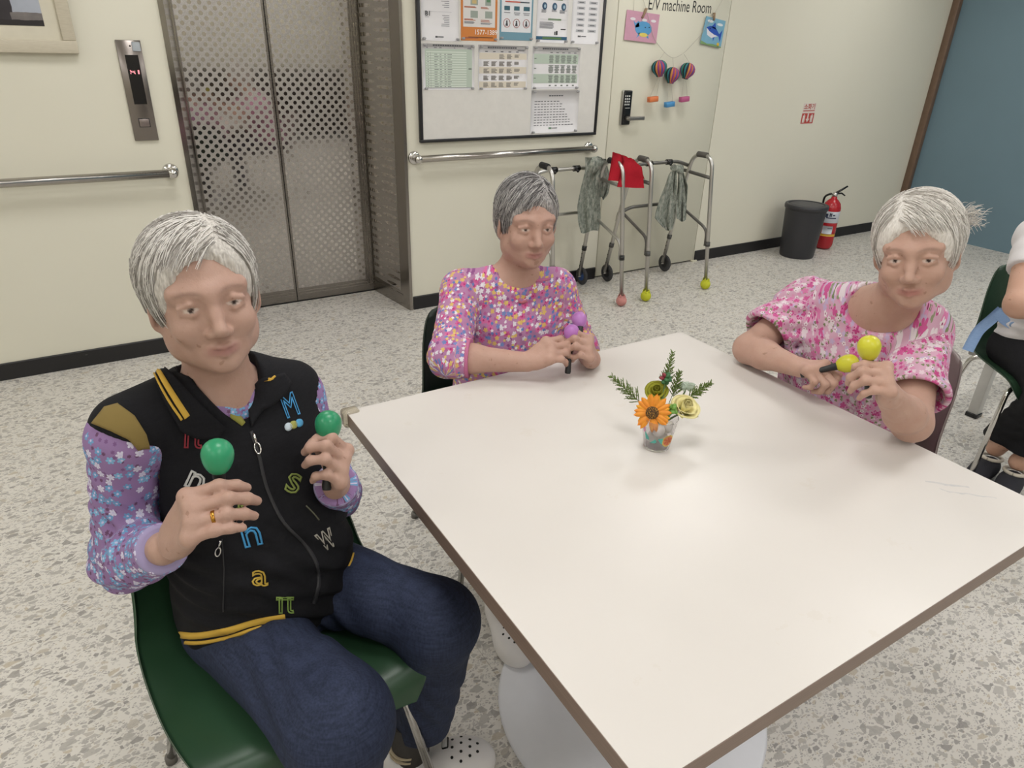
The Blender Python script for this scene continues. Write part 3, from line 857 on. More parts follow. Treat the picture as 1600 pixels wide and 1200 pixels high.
# ------------------------------------------------------------------ table
TX0, TX1, TY0, TY1, TZ = .412, 1.455, .333, 1.365, .73
def m_tabletop():
    t = NT('white_laminate')
    o = t.coord()
    c = t.mix(t.noise(o, 4, 5), lin('d0cbc5'), lin('d8d3ce'))
    c = t.mix(t.math('MULTIPLY', t.math('GREATER_THAN', t.noise(o, 9, 6, .7), .66), .18), c, lin('c9c0b2'))
    # two pencil scuffs near the far right corner
    sm = at(1480, 757, z=TZ)
    d = t.vmath('SUBTRACT', o, tuple(sm))
    s = t.n('ShaderNodeSeparateXYZ'); t.put(s.inputs[0], d)
    u = t.math('ADD', t.math('MULTIPLY', s.outputs[0], .7), t.math('MULTIPLY', s.outputs[1], -.7))
    vv = t.math('ADD', t.math('MULTIPLY', s.outputs[0], .7), t.math('MULTIPLY', s.outputs[1], .7))
    vv = t.math('ADD', vv, t.math('MULTIPLY', t.noise(o, 30, 2), .02))
    msk = t.math('MULTIPLY', t.math('LESS_THAN', t.math('ABSOLUTE', u), .04), t.math('LESS_THAN', t.math('ABSOLUTE', t.math('SUBTRACT', vv, .01)), .0035))
    msk2 = t.math('MULTIPLY', t.math('LESS_THAN', t.math('ABSOLUTE', t.math('SUBTRACT', u, .03)), .05), t.math('LESS_THAN', t.math('ABSOLUTE', t.math('ADD', vv, .014)), .002))
    c = t.mix(t.math('MULTIPLY', t.math('MAXIMUM', msk, msk2), t.math('MULTIPLY', t.noise(o, 120, 4), .55)), c, lin('8d96a3'))
    t.out(c, t.math('MULTIPLY_ADD', t.noise(o, 6, 4), .12, .27), 0, .45)
    return t.m
def m_edge():
    t = NT('brown_edge_band')
    o = t.coord()
    f = t.noise(t.vmath('MULTIPLY', o, (1.5, 1.5, 120)), 6, 3)
    t.out(t.mix(f, lin('6d5a50'), lin('907c70')), .45)
    return t.m
tb = thing('square_table', 'square white laminate table with brown edge band and round pedestal base', 'table', ((TX0 + TX1) / 2, (TY0 + TY1) / 2, 0))
def rrect(x0, x1, y0, y1, r, z, n=6):
    P = []
    for cx, cy, a0 in ((x1 - r, y0 + r, -math.pi / 2), (x1 - r, y1 - r, 0), (x0 + r, y1 - r, math.pi / 2), (x0 + r, y0 + r, math.pi)):
        for k in range(n + 1):
            a = a0 + math.pi / 2 * k / n
            P.append(V(cx + r * math.cos(a), cy + r * math.sin(a), z))
    return P
MB().prism(rrect(TX0 + .001, TX1 - .001, TY0 + .001, TY1 - .001, .013, TZ - .004), (0, 0, .004)).to('table_top', m_tabletop(), tb)
MB().prism(rrect(TX0, TX1, TY0, TY1, .014, TZ - .032), (0, 0, .031)).to('edge_band', m_edge(), tb)
GREYM = mat('pale_grey_powder_coat', 'dcdde3', .45, 0, .4, .03)
bc = V(.93, .86, 0)
MB().lathe([(0, 0), (.335, 0), (.337, .004), (.33, .010), (.20, .016), (.06, .024), (0, .024)], bc, (0, 0, 1), 64).to('base_disc', GREYM, tb)
MB().lathe([(.05, .02), (.042, .05), (.038, .1), (.038, .66), (.045, .69), (.0, .69)], bc, (0, 0, 1), 32).to('column', GREYM, tb)
MB().box(bc + V(-.2, -.03, .672), bc + V(.2, .03, .6975)).box(bc + V(-.03, -.2, .672), bc + V(.03, .2, .6975)).to('spider_bracket', GREYM, tb)
# clear corner bumper on the corner beside the vest wearer
CLEAR = NT('clear_vinyl'); CLEAR.b.inputs['Transmission Weight'].default_value = .8; CLEAR.out(lin('e6dfcd'), .12); CLEAR.b.inputs['IOR'].default_value = 1.25
cb = MB().rbox((TX0 - .010, TY1 - .022, TZ - .036), (TX0 + .030, TY1 + .010, TZ + .006), .008, 4)
tag(cb.to('corner_bumper', CLEAR.m), 'clear soft bumper on one table corner', 'corner guard')

# ------------------------------------------------------------------ shell chairs
def shell_mesh():
    # centre line from the seat's front lip to the top of the back; +y is the way the sitter faces
    ctrl = np.array([(.225, .405), (.215, .432), (.18, .444), (.10, .436), (.0, .425), (-.08, .424), (-.135, .438), (-.172, .475), (-.192, .53), (-.208, .60), (-.226, .68), (-.245, .76), (-.253, .80)])
    hw = np.array([.165, .195, .213, .228, .233, .232, .228, .222, .216, .208, .196, .17, .13])
    rise = np.array([.0, .004, .012, .026, .038, .05, .06, .05, .03, .012, .004, .0, .0])      # edges lift on the seat
    wrap = np.array([.0, .0, .0, .0, .0, .01, .035, .062, .075, .072, .06, .045, .03])         # edges come forward on the back
    tt = np.linspace(0, 1, len(ctrl)); T = np.concatenate([np.linspace(0, .16, 18), np.linspace(.18, 1, 34)])
    def cr(a):
        a = np.asarray(a, float)
        out = []
        for t in T:
            x = t * (len(a) - 1); i = min(int(x), len(a) - 2); f = x - i
            p0, p1, p2, p3 = a[max(i - 1, 0)], a[i], a[i + 1], a[min(i + 2, len(a) - 1)]
            out.append(.5 * ((2 * p1) + (p2 - p0) * f + (2 * p0 - 5 * p1 + 4 * p2 - p3) * f * f + (3 * p1 - p0 - 3 * p2 + p3) * f ** 3))
        return np.array(out)
    cy, cz = cr(ctrl[:, 0]), cr(ctrl[:, 1]); W = cr(hw); R1 = cr(rise); R2 = cr(wrap)
    U = np.sin(np.linspace(-1, 1, 31) * math.pi / 2) * .6 + np.linspace(-1, 1, 31) * .4
    P = np.zeros((len(T), len(U), 3))
    for i in range(len(T)):
        e = np.abs(U) ** 2.4
        P[i, :, 0] = W[i] * U
        P[i, :, 1] = cy[i] + R2[i] * e
        P[i, :, 2] = cz[i] + R1[i] * e - (.018 * (1 - T[i] * 8) * e if T[i] < .125 else 0)
    # round the top corners
    for i in range(len(T)):
        if T[i] > .86:
            f = (T[i] - .86) / .14
            P[i, :, 2] -= .05 * (np.abs(U) ** 3) * f * f
    return P
SHELL_P = shell_mesh()
def make_chair(label, colr, loc, face, name='shell_chair', group=None):
    """face: horizontal direction the sitter faces"""
    rz = math.atan2(face[1], face[0]) - math.pi / 2
    o = thing(name, label, 'chair', (loc[0], loc[1], 0), rz, group)
    MB().grid(SHELL_P, .006).to('seat_shell', mat('shell_' + colr, colr, .38, 0, .45, .03, 6, .03, 300), o, True)
    for sx in (-1, 1):
        for sy in (1, -1):
            pth = [V(sx * .05, sy * .10 - .01, .405), V(sx * .165, sy * .155 - .01, .398), V(sx * .222, sy * .225 - .01, .006)]
            lg = MB().tube(fillet(pth, .035, 6), .0095, 14).to('leg', CHROME, o, True)
            MB().lathe([(0, 0), (.013, 0), (.013, .016), (.0105, .022), (0, .022)], pth[-1] - V(0, 0, .006), (0, 0, 1), 14).to('foot_glide', mat('grey_rubber', '6b6863', .6), lg, True)
    f = MB()
    for sy in (1, -1): f.tube([V(-.06, sy * .10 - .01, .405), V(.06, sy * .10 - .01, .405)], .009, 10)
    f.to('under_frame', CHROME, o, True)['kind'] = 'stuff'
    return o
chA = make_chair('dark green shell chair under the person in a black vest', '2c4a33', (.150, 1.045), (.10, -.995))
chB = make_chair('black green shell chair against the long edge of the table facing the flowers', '1c2a22', (.95, 1.55), (-.13, -.99))
chC = make_chair('mauve grey shell chair under the person with yellow maracas', '7d716f', (1.74, .965), (-1, .0))
chD = make_chair('dark green shell chair under the person in a blue apron', '27402e', (3.0, .965), (-.65, -.76))

# ------------------------------------------------------------------ walkers
def walker(o_loc, xs, yr, yf, H, tube_m, bar_m, grip_m, ball_cols, wheel_cols, label, clamps):
    """xs: the x of the two sides; rear legs (with balls) at yr towards the room, wheels at yf by the wall"""
    o = thing('walking_frame', label, 'walking frame', o_loc)
    r = .0128
    for i, x in enumerate(xs):
        sgn = -1 if i == 0 else 1
        foot = V(x, yr, .03); top_r = V(x - sgn * .012, yr + .10, H - .02); top_f = V(x - sgn * .018, yr + .26, H - .02)
        knee_f = V(x - sgn * .008, yf - .03, .30); fend = V(x, yf, .075)
        path = [foot, top_r + V(0, 0, .02), top_f + V(0, 0, .02), V(x - sgn * .012, yf - .085, H - .35), fend]
        MB().tube(fillet(path, .085, 8), r, 14).to('side_tube', tube_m, o)
        # hand grip
        g0, g1 = top_r + V(0, .045, .02), top_f + V(0, -.035, .02)
        MB().tube([g0, g0 + (g1 - g0) * .04, g1 - (g1 - g0) * .04, g1], [.0165, .0185, .0185, .0165], 16).to('grip', grip_m, o)
        # lower side brace and upper side bar
        a = foot + (path[1] - foot) * .42; b = V(x - sgn * .012, yf - .065, .50)
        MB().tube(fillet([a - V(0, 0, .09) * 1 + V(0, .012, 0), a + V(0, .016, .02), b + V(0, -.01, .02), b + V(0, .005, -.06)], .05, 6), .0095, 10).to('side_brace', bar_m, o)
        a2 = foot + (path[1] - foot) * .84; b2 = V(x - sgn * .014, yf - .105, H - .12)
        MB().tube(fillet([a2, a2 + (b2 - a2) * .45 + V(0, 0, .0), b2], .05, 5), .0115, 10).to('upper_brace', bar_m, o)
        # height clamps
        for p, q, h in ((foot, path[1], .33), (fend, path[3], .45)):
            c = p + (q - p) * h; d = nrm(q - p)
            MB().tube([c - d * .014, c + d * .014], .0165, 14).to('clamp', clamps, o)
        # adjusting holes on the wheel leg
        for k in range(5):
            c = fend + (path[3] - fend) * (.10 + .065 * k) + V(-.0128, -.002, 0)
            MB().lathe([(0, 0), (.0035, 0), (.0035, .0012), (0, .0012)], c, (-1, 0, 0), 8).to('adjuster_hole', GAPBLK, o)
        # tennis ball foot
        bm_ = mat('felt_' + ball_cols[i], ball_cols[i], .95, 0, .1, .15, 60, .5, 400)
        bl_ = MB().ball(foot + V(0, 0, .004), .034, 20, 14).to('felt_ball', bm_, o)
        # cut flaps round the tube
        fl = MB()
        for k in range(4):
            a = k * math.pi / 2 + .4; d = V(math.cos(a), math.sin(a), 0); e = V(-math.sin(a), math.cos(a), 0)
            fl.prism([foot + V(0, 0, .03) + d * .020 - e * .012, foot + V(0, 0, .03) + d * .020 + e * .012, foot + V(0, 0, .052) + d * .017], d * .003)
        fl.to('cut_flaps', bm_, bl_)['kind'] = 'stuff'
        # wheel
        wc = V(x + .026, yf + .006, .062)
        tyre = [(.044 + .0175 * math.cos(a), .011 * math.sin(a)) for a in np.linspace(0, 2 * math.pi, 15)]
        wh = MB().lathe(tyre, wc, (1, 0, 0), 28).to('tyre', mat('tyre_grey', '3b3b3d', .7), o)
        hub = MB().lathe([(0, -.010), (.012, -.010), (.012, .010), (0, .010)], wc, (1, 0, 0), 16)
        for k in range(5):
            a = 2 * math.pi * k / 5; d = V(0, math.cos(a), math.sin(a))
            hub.tube([wc + d * .008, wc + d * .048], .007, 6)
        hub.lathe([(.040, -.007), (.049, -.007), (.049, .007), (.040, .007)], wc, (1, 0, 0), 28)
        hub.to('wheel_hub', mat('hub_' + wheel_cols[i], wheel_cols[i], .4), o)
        MB().tube([wc - V(.03, 0, 0), wc + V(.016, 0, 0)], .005, 8).to('axle', ALU, o)
    # front cross bars
    for zz, yy in ((H - .055, yf - .135), (H - .34, yf - .085)):
        p = [V(xs[0] + .012, yy, zz - .03), V(xs[0] + .10, yy + .012, zz), V(xs[1] - .10, yy + .012, zz), V(xs[1] - .012, yy, zz - .03)]
        MB().tube(fillet(p, .06, 6), .0115, 12).to('cross_bar', tube_m if zz > H - .1 and clamps is LKB else bar_m, o)
    zz, yy = H - .055, yf - .123
    for s in (.34, .66):
        xx = xs[0] + (xs[1] - xs[0]) * s
        MB().tube([V(xx - .022, yy, zz), V(xx + .022, yy, zz)], .0175, 12).tube([V(xx, yy - .004, zz - .004), V(xx, yy - .022, zz - .016)], .008, 8).to('fold_latch', LKB, o)
    return o
GRIPG = mat('grey_foam_grip', '57544f', .75)
BARG = mat('bronze_grey_bar', '6f6d69', .35, .6)
WH1, WH2 = .80, .80
w2 = walker((3.28, 3.4, 0), (3.005, 3.545), 3.165, 3.60, .865, ALU, BARG, GRIPG, ('c3c63e', 'c3c63e'), ('232325', '232325'), 'grey barred walking frame with two yellow felt balls on its rear feet', mat('clamp_grey', '4c4b49', .5))
w1 = walker((2.52, 3.4, 0), (2.27, 2.80), 3.165, 3.62, .865, ALU, ALU, mat('black_foam_grip', '1f1f20', .75), ('c98c86', 'c98c86'), ('2f4a7c', '2f4a7c'), 'silver walking frame with pink felt balls and blue wheels', LKB)

# cloths hanging on the frames
def m_greycloth():
    t = NT('grey_leaf_print_cloth')
    o = t.coord()
    f = t.noise(t.vmath('MULTIPLY', o, (1, 1, .5)), 75, 4, .65)
    c = t.ramp(f, [(.36, lin('6d726b')), (.47, lin('868c83')), (.56, lin('9ba096')), (.66, lin('aaa79f'))])
    t.out(c, .9, 0, .1); t.bump(t.noise(o, 300, 2), .15, .001)
    return t.m
GCL = m_greycloth()
def cloth(poly_rows, y0, name, label, mt, cat='cloth', wav=.012, seed=0, thick=.0035):
    """poly_rows: rows of (left px, right px, py); hung near the plane y0, with folds"""
    P = []
    n = 22
    r2 = np.random.default_rng(seed)
    ph = r2.uniform(0, 6, 4)
    for k, (l, r, yv) in enumerate(poly_rows):
        row = []
        for j in range(n):
            u = j / (n - 1)
            f = wav * (math.sin(u * 9 + ph[0] + k * .25) + .6 * math.sin(u * 17 + ph[1] - k * .3)) * min(1, .3 + k / 3)
            row.append(at(l + (r - l) * u, yv + 2.5 * math.sin(u * 5 + ph[2]) * (k > 0), y=y0 + f))
        P.append(row)
    return MB().grid(np.array(P), thick), np.array(P)
def resample(rows, m=14):
    rows = np.array(rows, float); t = np.linspace(0, 1, len(rows)); T = np.linspace(0, 1, m)
    return [tuple(np.interp(x, t, rows[:, i]) for i in range(3)) for x in T]
g1 = thing('hanging_cloth', 'grey leaf print cloth knotted on the silver walking frame', 'cloth', tuple(at(925, 340, y=3.42)))
mb, _ = cloth(resample([(914, 940, 246), (915, 944, 262), (908, 940, 290), (902, 937, 318), (903, 938, 345), (908, 934, 362)]), 3.455, '', '', GCL, seed=1)
mb.to('long_end', GCL, g1)
mb, _ = cloth(resample([(924, 947, 248), (930, 951, 265), (936, 953, 285), (935, 950, 300), (938, 943, 310)]), 3.475, '', '', GCL, seed=5)
mb.to('short_end', GCL, g1)
kc = at(928, 258, y=3.455)
MB().ball(kc, (.045, .03, .05), 20, 14).ball(kc + V(.035, .01, .01), (.03, .025, .04), 14, 10).to('knot', GCL, g1)
g2 = thing('hanging_cloth', 'grey leaf print cloth knotted on the grey barred walking frame', 'cloth', tuple(at(1050, 340, y=3.42)))
mb, _ = cloth(resample([(1048, 1057, 268), (1040, 1057, 290), (1030, 1056, 315), (1022, 1055, 342), (1036, 1050, 358)]), 3.44, '', '', GCL, seed=2)
mb.to('long_end', GCL, g2)
mb, _ = cloth(resample([(1060, 1068, 270), (1059, 1075, 292), (1056, 1073, 318), (1058, 1071, 344)]), 3.43, '', '', GCL, seed=3)
mb.to('short_end', GCL, g2)
kc = at(1058, 264, y=3.455)
MB().tube([kc + V(-.036, 0, .012), kc + V(-.01, 0, .0), kc + V(.036, 0, .008)], [.028, .031, .026], 16, flat=.8).ball(kc + V(.02, -.014, -.012), (.022, .02, .03), 14, 10).to('knot', GCL, g2)
RT = mat('red_terry', 'a3202c', .95, 0, .1, .12, 90, .5, 500)
rt = thing('red_towel', 'red terry towel draped over the grip of the silver walking frame', 'towel', tuple(at(985, 275, y=3.3)))
def surf(rows_px, ys, thick=.005, name='fold'):
    P = []
    for (l, r, a, b), yy in zip(rows_px, ys):
        row = []
        for j in range(14):
            u = j / 13
            row.append(at(l + (r - l) * u, a + (b - a) * u, y=yy + .012 * math.sin(u * 6 + a * .1)))
        P.append(row)
    return MB().grid(np.array(P), thick)
surf([(957, 975, 238, 244), (956, 984, 248, 254), (953, 985, 264, 268), (950, 983, 282, 284)], (3.34, 3.30, 3.285, 3.28)).to('left_fall', RT, rt)
surf([(972, 986, 243, 248), (974, 1002, 252, 262), (970, 1004, 270, 276), (964, 1006, 292, 294)], (3.33, 3.275, 3.262, 3.258)).to('right_fall', RT, rt)
surf([(958, 990, 239, 249), (966, 1000, 244, 262), (980, 1006, 256, 280)], (3.37, 3.36, 3.34)).to('back_fall', RT, rt)
P = []

# ------------------------------------------------------------------ bin, extinguisher
bpos = at(1256, 398, z=0); bpos = V(4.87, 3.45, 0)
bn = thing('waste_bin', 'round black plastic waste bin with swing lid against the wall', 'bin', tuple(bpos))
BP = mat('black_bin_plastic', '343438', .42, 0, .4, .05, 3)
rb, rt_ = .128, .163
hb = .40
MB().lathe([(0, .0), (rb, .0), (rb + .004, .01), (rt_ - .008, hb - .02), (rt_ - .006, hb), (0, hb)], bpos, seg=48).to('body', BP, bn)
MB().lathe([(rt_ - .008, hb - .022), (rt_, hb - .02), (rt_ + .002, hb), (rt_ - .002, hb + .012), (rt_ - .022, hb + .014), (rt_ - .028, hb + .004), (rt_ - .03, hb)], bpos, seg=48).to('lid_rim', BP, bn)
MB().lathe([(0, hb + .014), (.1, hb + .0125), (rt_ - .03, hb + .008), (rt_ - .03, hb + .001), (0, hb + .001)], bpos, seg=48).to('swing_lid', mat('lid_grey', '47474a', .5), bn)
ep = V(5.275, 3.50, 0)
ex = thing('fire_extinguisher', 'red fire extinguisher with white labels standing behind the bin', 'fire extinguisher', tuple(ep))
XR_ = mat('extinguisher_red', 'b01f2a', .25, 0, .5, .03)
er = .07
MB().lathe([(0, .008), (er - .012, .008), (er - .006, .02), (er, .04), (er, .34), (er - .01, .375), (er - .03, .40), (.024, .413), (.02, .43), (0, .43)], ep, seg=36).to('cylinder', XR_, ex)
MB().lathe([(er + .0008, .225), (er + .0012, .226), (er + .0012, .317), (er + .0008, .318)], ep, seg=36).to('upper_label', mat('label_white', 'c9cdd6', .4), ex)
def cyl_patch(c, r, a0, a1, z0, z1, n=10):
    A = np.linspace(a0, a1, n)
    P = np.array([[(c[0] + r * math.cos(a), c[1] + r * math.sin(a), z) for z in (z0, z1)] for a in A])
    return MB().grid(P, .0006)
ca = math.atan2(-ep[1], -ep[0])
cyl_patch(ep, er + .0022, ca - .5, ca + .62, .135, .20).to('lower_label', mat('label_white'), ex)
cyl_patch(ep, er + .0018, ca - 1.2, ca + 1.2, .115, .135).to('yellow_band', mat('label_yellow', 'd9a63a', .4), ex)
for k, (da, z0_, z1_, w_) in enumerate(((-.05, .278, .306, .12), (.11, .278, .306, .1), (.3, .285, .295, .25), (-.5, .27, .30, .3))):
    cyl_patch(ep, er + .0026, ca + da, ca + da + w_, z0_, z1_, 5).to('printed_mark', mat('print_navy', '2f3550', .5), ex)
cyl_patch(ep, er + .0026, ca - .35, ca + .75, .262, .270, 9).to('printed_rule', mat('print_navy'), ex)
cyl_patch(ep, er + .0032, ca + .05, ca + .55, .178, .184, 7).to('printed_rule', mat('print_navy'), ex)
MB().lathe([(0, .43), (.02, .43), (.022, .445), (.016, .462), (0, .462)], ep, seg=18).to('valve', ALU, ex)
hd = nrm(V(.9, -.3, 0))
MB().tube([ep + V(0, 0, .455), ep + hd * .04 + V(0, 0, .475), ep + hd * .10 + V(0, 0, .51)], [.010, .012, .009], 10, flat=.7).to('lever', LKB, ex)
MB().tube([ep + V(0, 0, .452), ep + hd * .06 + V(0, 0, .455), ep + hd * .095 + V(0, 0, .435)], [.010, .010, .007], 10, flat=.7).to('carry_handle', LKB, ex)
hz_ = ep + V(.06, .06, 0)
MB().tube(fillet([ep + V(-.02, .02, .45), ep + V(-.01, .085, .42), ep + V(.02, .10, .2), ep + V(.10, .06, .02)], .06, 6), .0085, 10).tube([ep + V(.09, .07, .02), ep + V(.15, .02, .016)], [.012, .018], 12).to('hose', LKB, ex)

# low bench behind the apron wearer's chair
bp = at(1520, 650, z=0)
bn2 = thing('bench', 'low bench with silver square legs behind the blue apron wearer', 'bench', (bp[0] + .5, bp[1] + .06, 0))
for dx in (0, .95):
    for dy in (0,):
        lg = MB().rbox((bp[0] + dx - .022, bp[1] + dy - .022, .02), (bp[0] + dx + .022, bp[1] + dy + .022, .28), .004, 2).to('leg', mat('silver_paint', 'c3c2bf', .4, .3), bn2)
        MB().rbox((bp[0] + dx - .026, bp[1] + dy - .026, 0), (bp[0] + dx + .026, bp[1] + dy + .026, .022), .004, 2).to('rubber_foot', LKB, lg)
MB().rbox((bp[0] - .03, bp[1] - .03, .28), (bp[0] + .98, bp[1] + .10, .305), .008, 3).to('bench_top', mat('bench_grey', '8d8b87', .5), bn2)
# ------------------------------------------------------------------ cup of artificial flowers
vb = at(1025, 697, z=TZ); vb[2] = TZ + .0008
CUPM = NT('clear_cup'); CUPM.b.inputs['Transmission Weight'].default_value = .93; CUPM.b.inputs['IOR'].default_value = 1.04; CUPM.out(lin('f1eff0'), .06)
cup = thing('plastic_cup', 'small clear plastic cup with fruit print holding the artificial flowers', 'cup', tuple(vb))
ch = .070
prof = [(0, 0), (.0265, 0), (.028, .002), (.0375, ch), (.0385, ch + .002), (.0365, ch + .002), (.0265, .004), (0, .003)]
MB().lathe(prof, vb, seg=40).to('cup_wall', CUPM.m, cup)
to_cam = math.atan2(-vb[1], -vb[0])
def cup_patch(poly, colr, lift=.0006):
    """poly of (angle offset, height)"""
    P = []
    for a, h in poly:
        r = .028 + (.0375 - .028) * h / ch + lift
        P.append(vb + V(r * math.cos(to_cam + a), r * math.sin(to_cam + a), h))
    c = sum(P) / len(P)
    d = V(math.cos(to_cam + np.mean([q[0] for q in poly])), math.sin(to_cam + np.mean([q[0] for q in poly])), 0)
    return MB().prism(P, d * .0005)
def ring_poly(a, h, ra, rh, n=16): return [(a + ra * math.cos(t), h + rh * math.sin(t)) for t in np.linspace(0, 2 * math.pi, n, endpoint=False)]
cup_patch(ring_poly(.75, .030, .42, .0145), '').to('fruit_print', mat('fruit_rim', 'd9c25a', .5), cup)
cup_patch(ring_poly(.75, .030, .35, .012), '', .0012).to('fruit_print', mat('fruit_flesh', 'd08a60', .5), cup)
for k in range(6):
    a = k * math.pi / 3
    cup_patch([(.75 + .03 * math.cos(a), .030 + .001 * math.sin(a)), (.75 + .30 * math.cos(a + .28), .030 + .0102 * math.sin(a + .28)), (.75 + .30 * math.cos(a + .77), .030 + .0102 * math.sin(a + .77))], '', .0018).to('fruit_segment', mat('fruit_seg', 'c2603e', .5), cup)
TEAL = mat('print_teal', '4fa59a', .5)
cup_patch([(.05, .036), (.38, .038), (.36, .022), (.24, .026)], '').to('leaf_print', TEAL, cup)
cup_patch([(-.85, .045), (-.55, .035), (-.5, .028), (-.8, .028)], '').to('leaf_print', TEAL, cup)
cup_patch([(-1.05, .075), (-.85, .075), (-.8, .045), (-1.0, .04)], '').to('pink_print', mat('print_pink', 'cf8fae', .5), cup)
cup_patch([(-.45, .022), (-.1, .034), (.0, .028), (-.1, .024)], '').to('leaf_print', TEAL, cup)
COT = mat('white_foam_ball', 'e0ddd8', .9, 0, .2, .03, 60, .2, 300)
for k, (dx, dy, dz, r) in enumerate(((-.012, -.012, .048, .014), (.012, -.014, .05, .014), (.0, .012, .046, .0135), (-.010, .004, .022, .013), (.011, -.002, .021, .013))):
    tag(MB().ball(vb + V(dx, dy, dz), r, 16, 12).to('foam_ball', COT), 'small white foam ball filling the clear cup', 'foam ball', 'foam balls in the cup')
GST = mat('stem_green', '56703a', .6)
def on(px, py, dd=0.0): return at(px, py, depth=depth_of(vb) + dd)
rim = vb + V(0, 0, .02)
def petal(base, d, up, L, W, curl, cup_, n=7, m=5, tip=1.0):
    """leaf-shaped strip from base along d; up is its face side"""
    d = nrm(d); up = nrm(up - d * (up @ d)); s = np.cross(d, up)
    P = np.zeros((n, m, 3))
    for i in range(n):
        t = i / (n - 1)
        wv = W * (math.sin(math.pi * min(1, (t * .86 + .10))) ** .8) * (1 if t < .99 else .25)
        for j in range(m):
            u = 2 * j / (m - 1) - 1
            P[i, j] = base + d * L * t + up * (curl * t * t * L + cup_ * W * (u * u - .3)) + s * wv * u
    return P
# sunflower
sf = on(1019, 645, -.05)
face = nrm(CAM + V(0, 0, -.15) - sf); 
sun = thing('sunflower', 'orange sunflower with dark centre in the clear cup', 'flower', tuple(rim))
MB().tube(bez(rim, rim + V(0, 0, .05), sf - face * .03, sf - face * .004), .0022, 8).to('stem', GST, sun)
PET = NT('sunflower_petal')
o_ = PET.coord(); PET.out(PET.mix(PET.noise(o_, 90, 3), lin('d9741c'), lin('eaa22c')), .6)
A = frame_to(face, CU)
pet2 = mat('sunflower_petal_light', 'e8a636', .6, 0, .3, .12, 80)
for ringi, (n, L, W, r0, dz) in enumerate(((15, .0285, .0062, .0105, 0), (13, .026, .006, .0105, -.003))):
    for k in range(n):
        a = 2 * math.pi * (k + .5 * ringi) / n + .1 * math.sin(k * 3)
        d = A @ V(math.cos(a), math.sin(a), .18 + .1 * math.sin(k * 5))
        b = sf + A @ V(r0 * math.cos(a), r0 * math.sin(a), dz)
        MB().grid(petal(b, d, face, L * (1 + .08 * math.sin(k * 7)), W, -.12, -.5), .0006).to('petal', PET.m if ringi == 0 else pet2, sun)
DSC = NT('sunflower_disc'); o_ = DSC.coord()
DSC.out(DSC.ramp(DSC.noise(o_, 420, 2), [(.42, lin('2a1c1a')), (.55, lin('4a2c1e')), (.62, lin('b58a34'))]), .8); DSC.bump(DSC.noise(o_, 500, 2), .8, .002)
MB().ball(sf + face * .001, (.0135, .0135, .0065), 28, 14, A).to('disc', DSC.m, sun)
fl = MB()
for k in range(90):
    rr_ = .0125 * math.sqrt((k + .5) / 90); a = k * 2.39996
    b = sf + A @ V(rr_ * math.cos(a), rr_ * math.sin(a), .0055 * math.sqrt(max(0, 1 - (rr_ / .0135) ** 2)))
    fl.tube([b, b + A @ V(math.cos(a) * .0006, math.sin(a) * .0006, .0022)], .0006, 4)
fl.to('florets', mat('floret_yellow', '9c7430', .7), sun)['kind'] = 'stuff'
# roses
def rose(c, d, R, colr, label, name='rose', leaf=None):
    o = thing(name, label, 'flower', tuple(rim))
    MB().tube(bez(rim, rim + V(0, 0, .05), c - d * .04, c - d * .012), .0022, 8).to('stem', GST, o)
    A = frame_to(d, CU)
    m0 = mat('rose_' + colr, colr, .6, 0, .3, .10, 60)
    specs = [(3, .26, 1.05, .95), (3, .48, 1.0, .7), (4, .78, .90, .40), (5, 1.05, .74, .12)]
    for li, (n, rf, hf, lean) in enumerate(specs):
        for k in range(n):
            a0 = 2 * math.pi * k / n + li * .7
            half = math.pi / n * 1.55
            P = np.zeros((7, 7, 3))
            for i in range(7):
                t = i / 6
                for j in range(7):
                    u = 2 * j / 6 - 1
                    aa = a0 + half * u * (1 - .12 * t)
                    rad = R * rf * (.35 + .65 * math.sin(t * math.pi * .5)) * (1 + (.30 * t ** 4 * (li > 1) + .05 * t if li > 0 else -.2 * t)) + R * .05 * (u + .4)
                    h = R * (1.55 * hf * t * (1 - .18 * u * u) - .8) - R * (.22 * t ** 5 * (li > 1))
                    P[i, j] = c + A @ V(rad * math.cos(aa), rad * math.sin(aa), h)
            MB().grid(P, .0005).to('petal', m0, o)
    for k in range(5):
        a = 2 * math.pi * k / 5; 
        MB().grid(petal(c - d * R * .78, A @ V(math.cos(a), math.sin(a), .5), d, R * 1.0, R * .22, .3, -.2), .0005).to('sepal', GST, o)
    return o
rose(on(1071, 636, -.02), nrm(.2 * CR + .6 * CU + .75 * CB), .0225, 'f0e7ae', 'pale cream yellow rose in the clear cup')
rose(on(1026, 611, .02), nrm(-.15 * CR + .50 * CU + .85 * CB), .0180, 'a8a63c', 'olive green rose behind the sunflower')
# succulent sprigs
def sprig(c, R, n, colr, label, tip=None):
    o = thing('succulent_sprig', label, 'plant sprig', tuple(rim))
    MB().tube(bez(rim, rim + V(0, 0, .04), c - V(0, 0, .03), c), .002, 7).to('stem', GST, o)
    r2 = random.Random(n)
    for k in range(n):
        th = k * 2.39996; ph = math.acos(1 - 1.6 * (k + .5) / n)
        d = frame_to(nrm(CB + .5 * CU)) @ V(math.sin(ph) * math.cos(th), math.sin(ph) * math.sin(th), math.cos(ph))
        mt_ = mat('succ_' + colr, colr, .5, 0, .4, .15, 50) if not (tip and k in tip) else mat('succ_red', '8d3440', .5)
        Ax = frame_to(d)
        MB().ball(c + d * R * .7, (R * .46, R * .34, R * .52), 10, 8, Ax).to('leaf', mt_, o)
    return o
sprig(on(1049, 640, -.045), .0125, 9, '6f9a45', 'bright green succulent sprig between the sunflower and the cream rose')
sprig(on(1040, 591, .015), .0125, 11, '3c6b42', 'dark green succulent sprig with a red tip above the olive rose', tip=(1, 4))
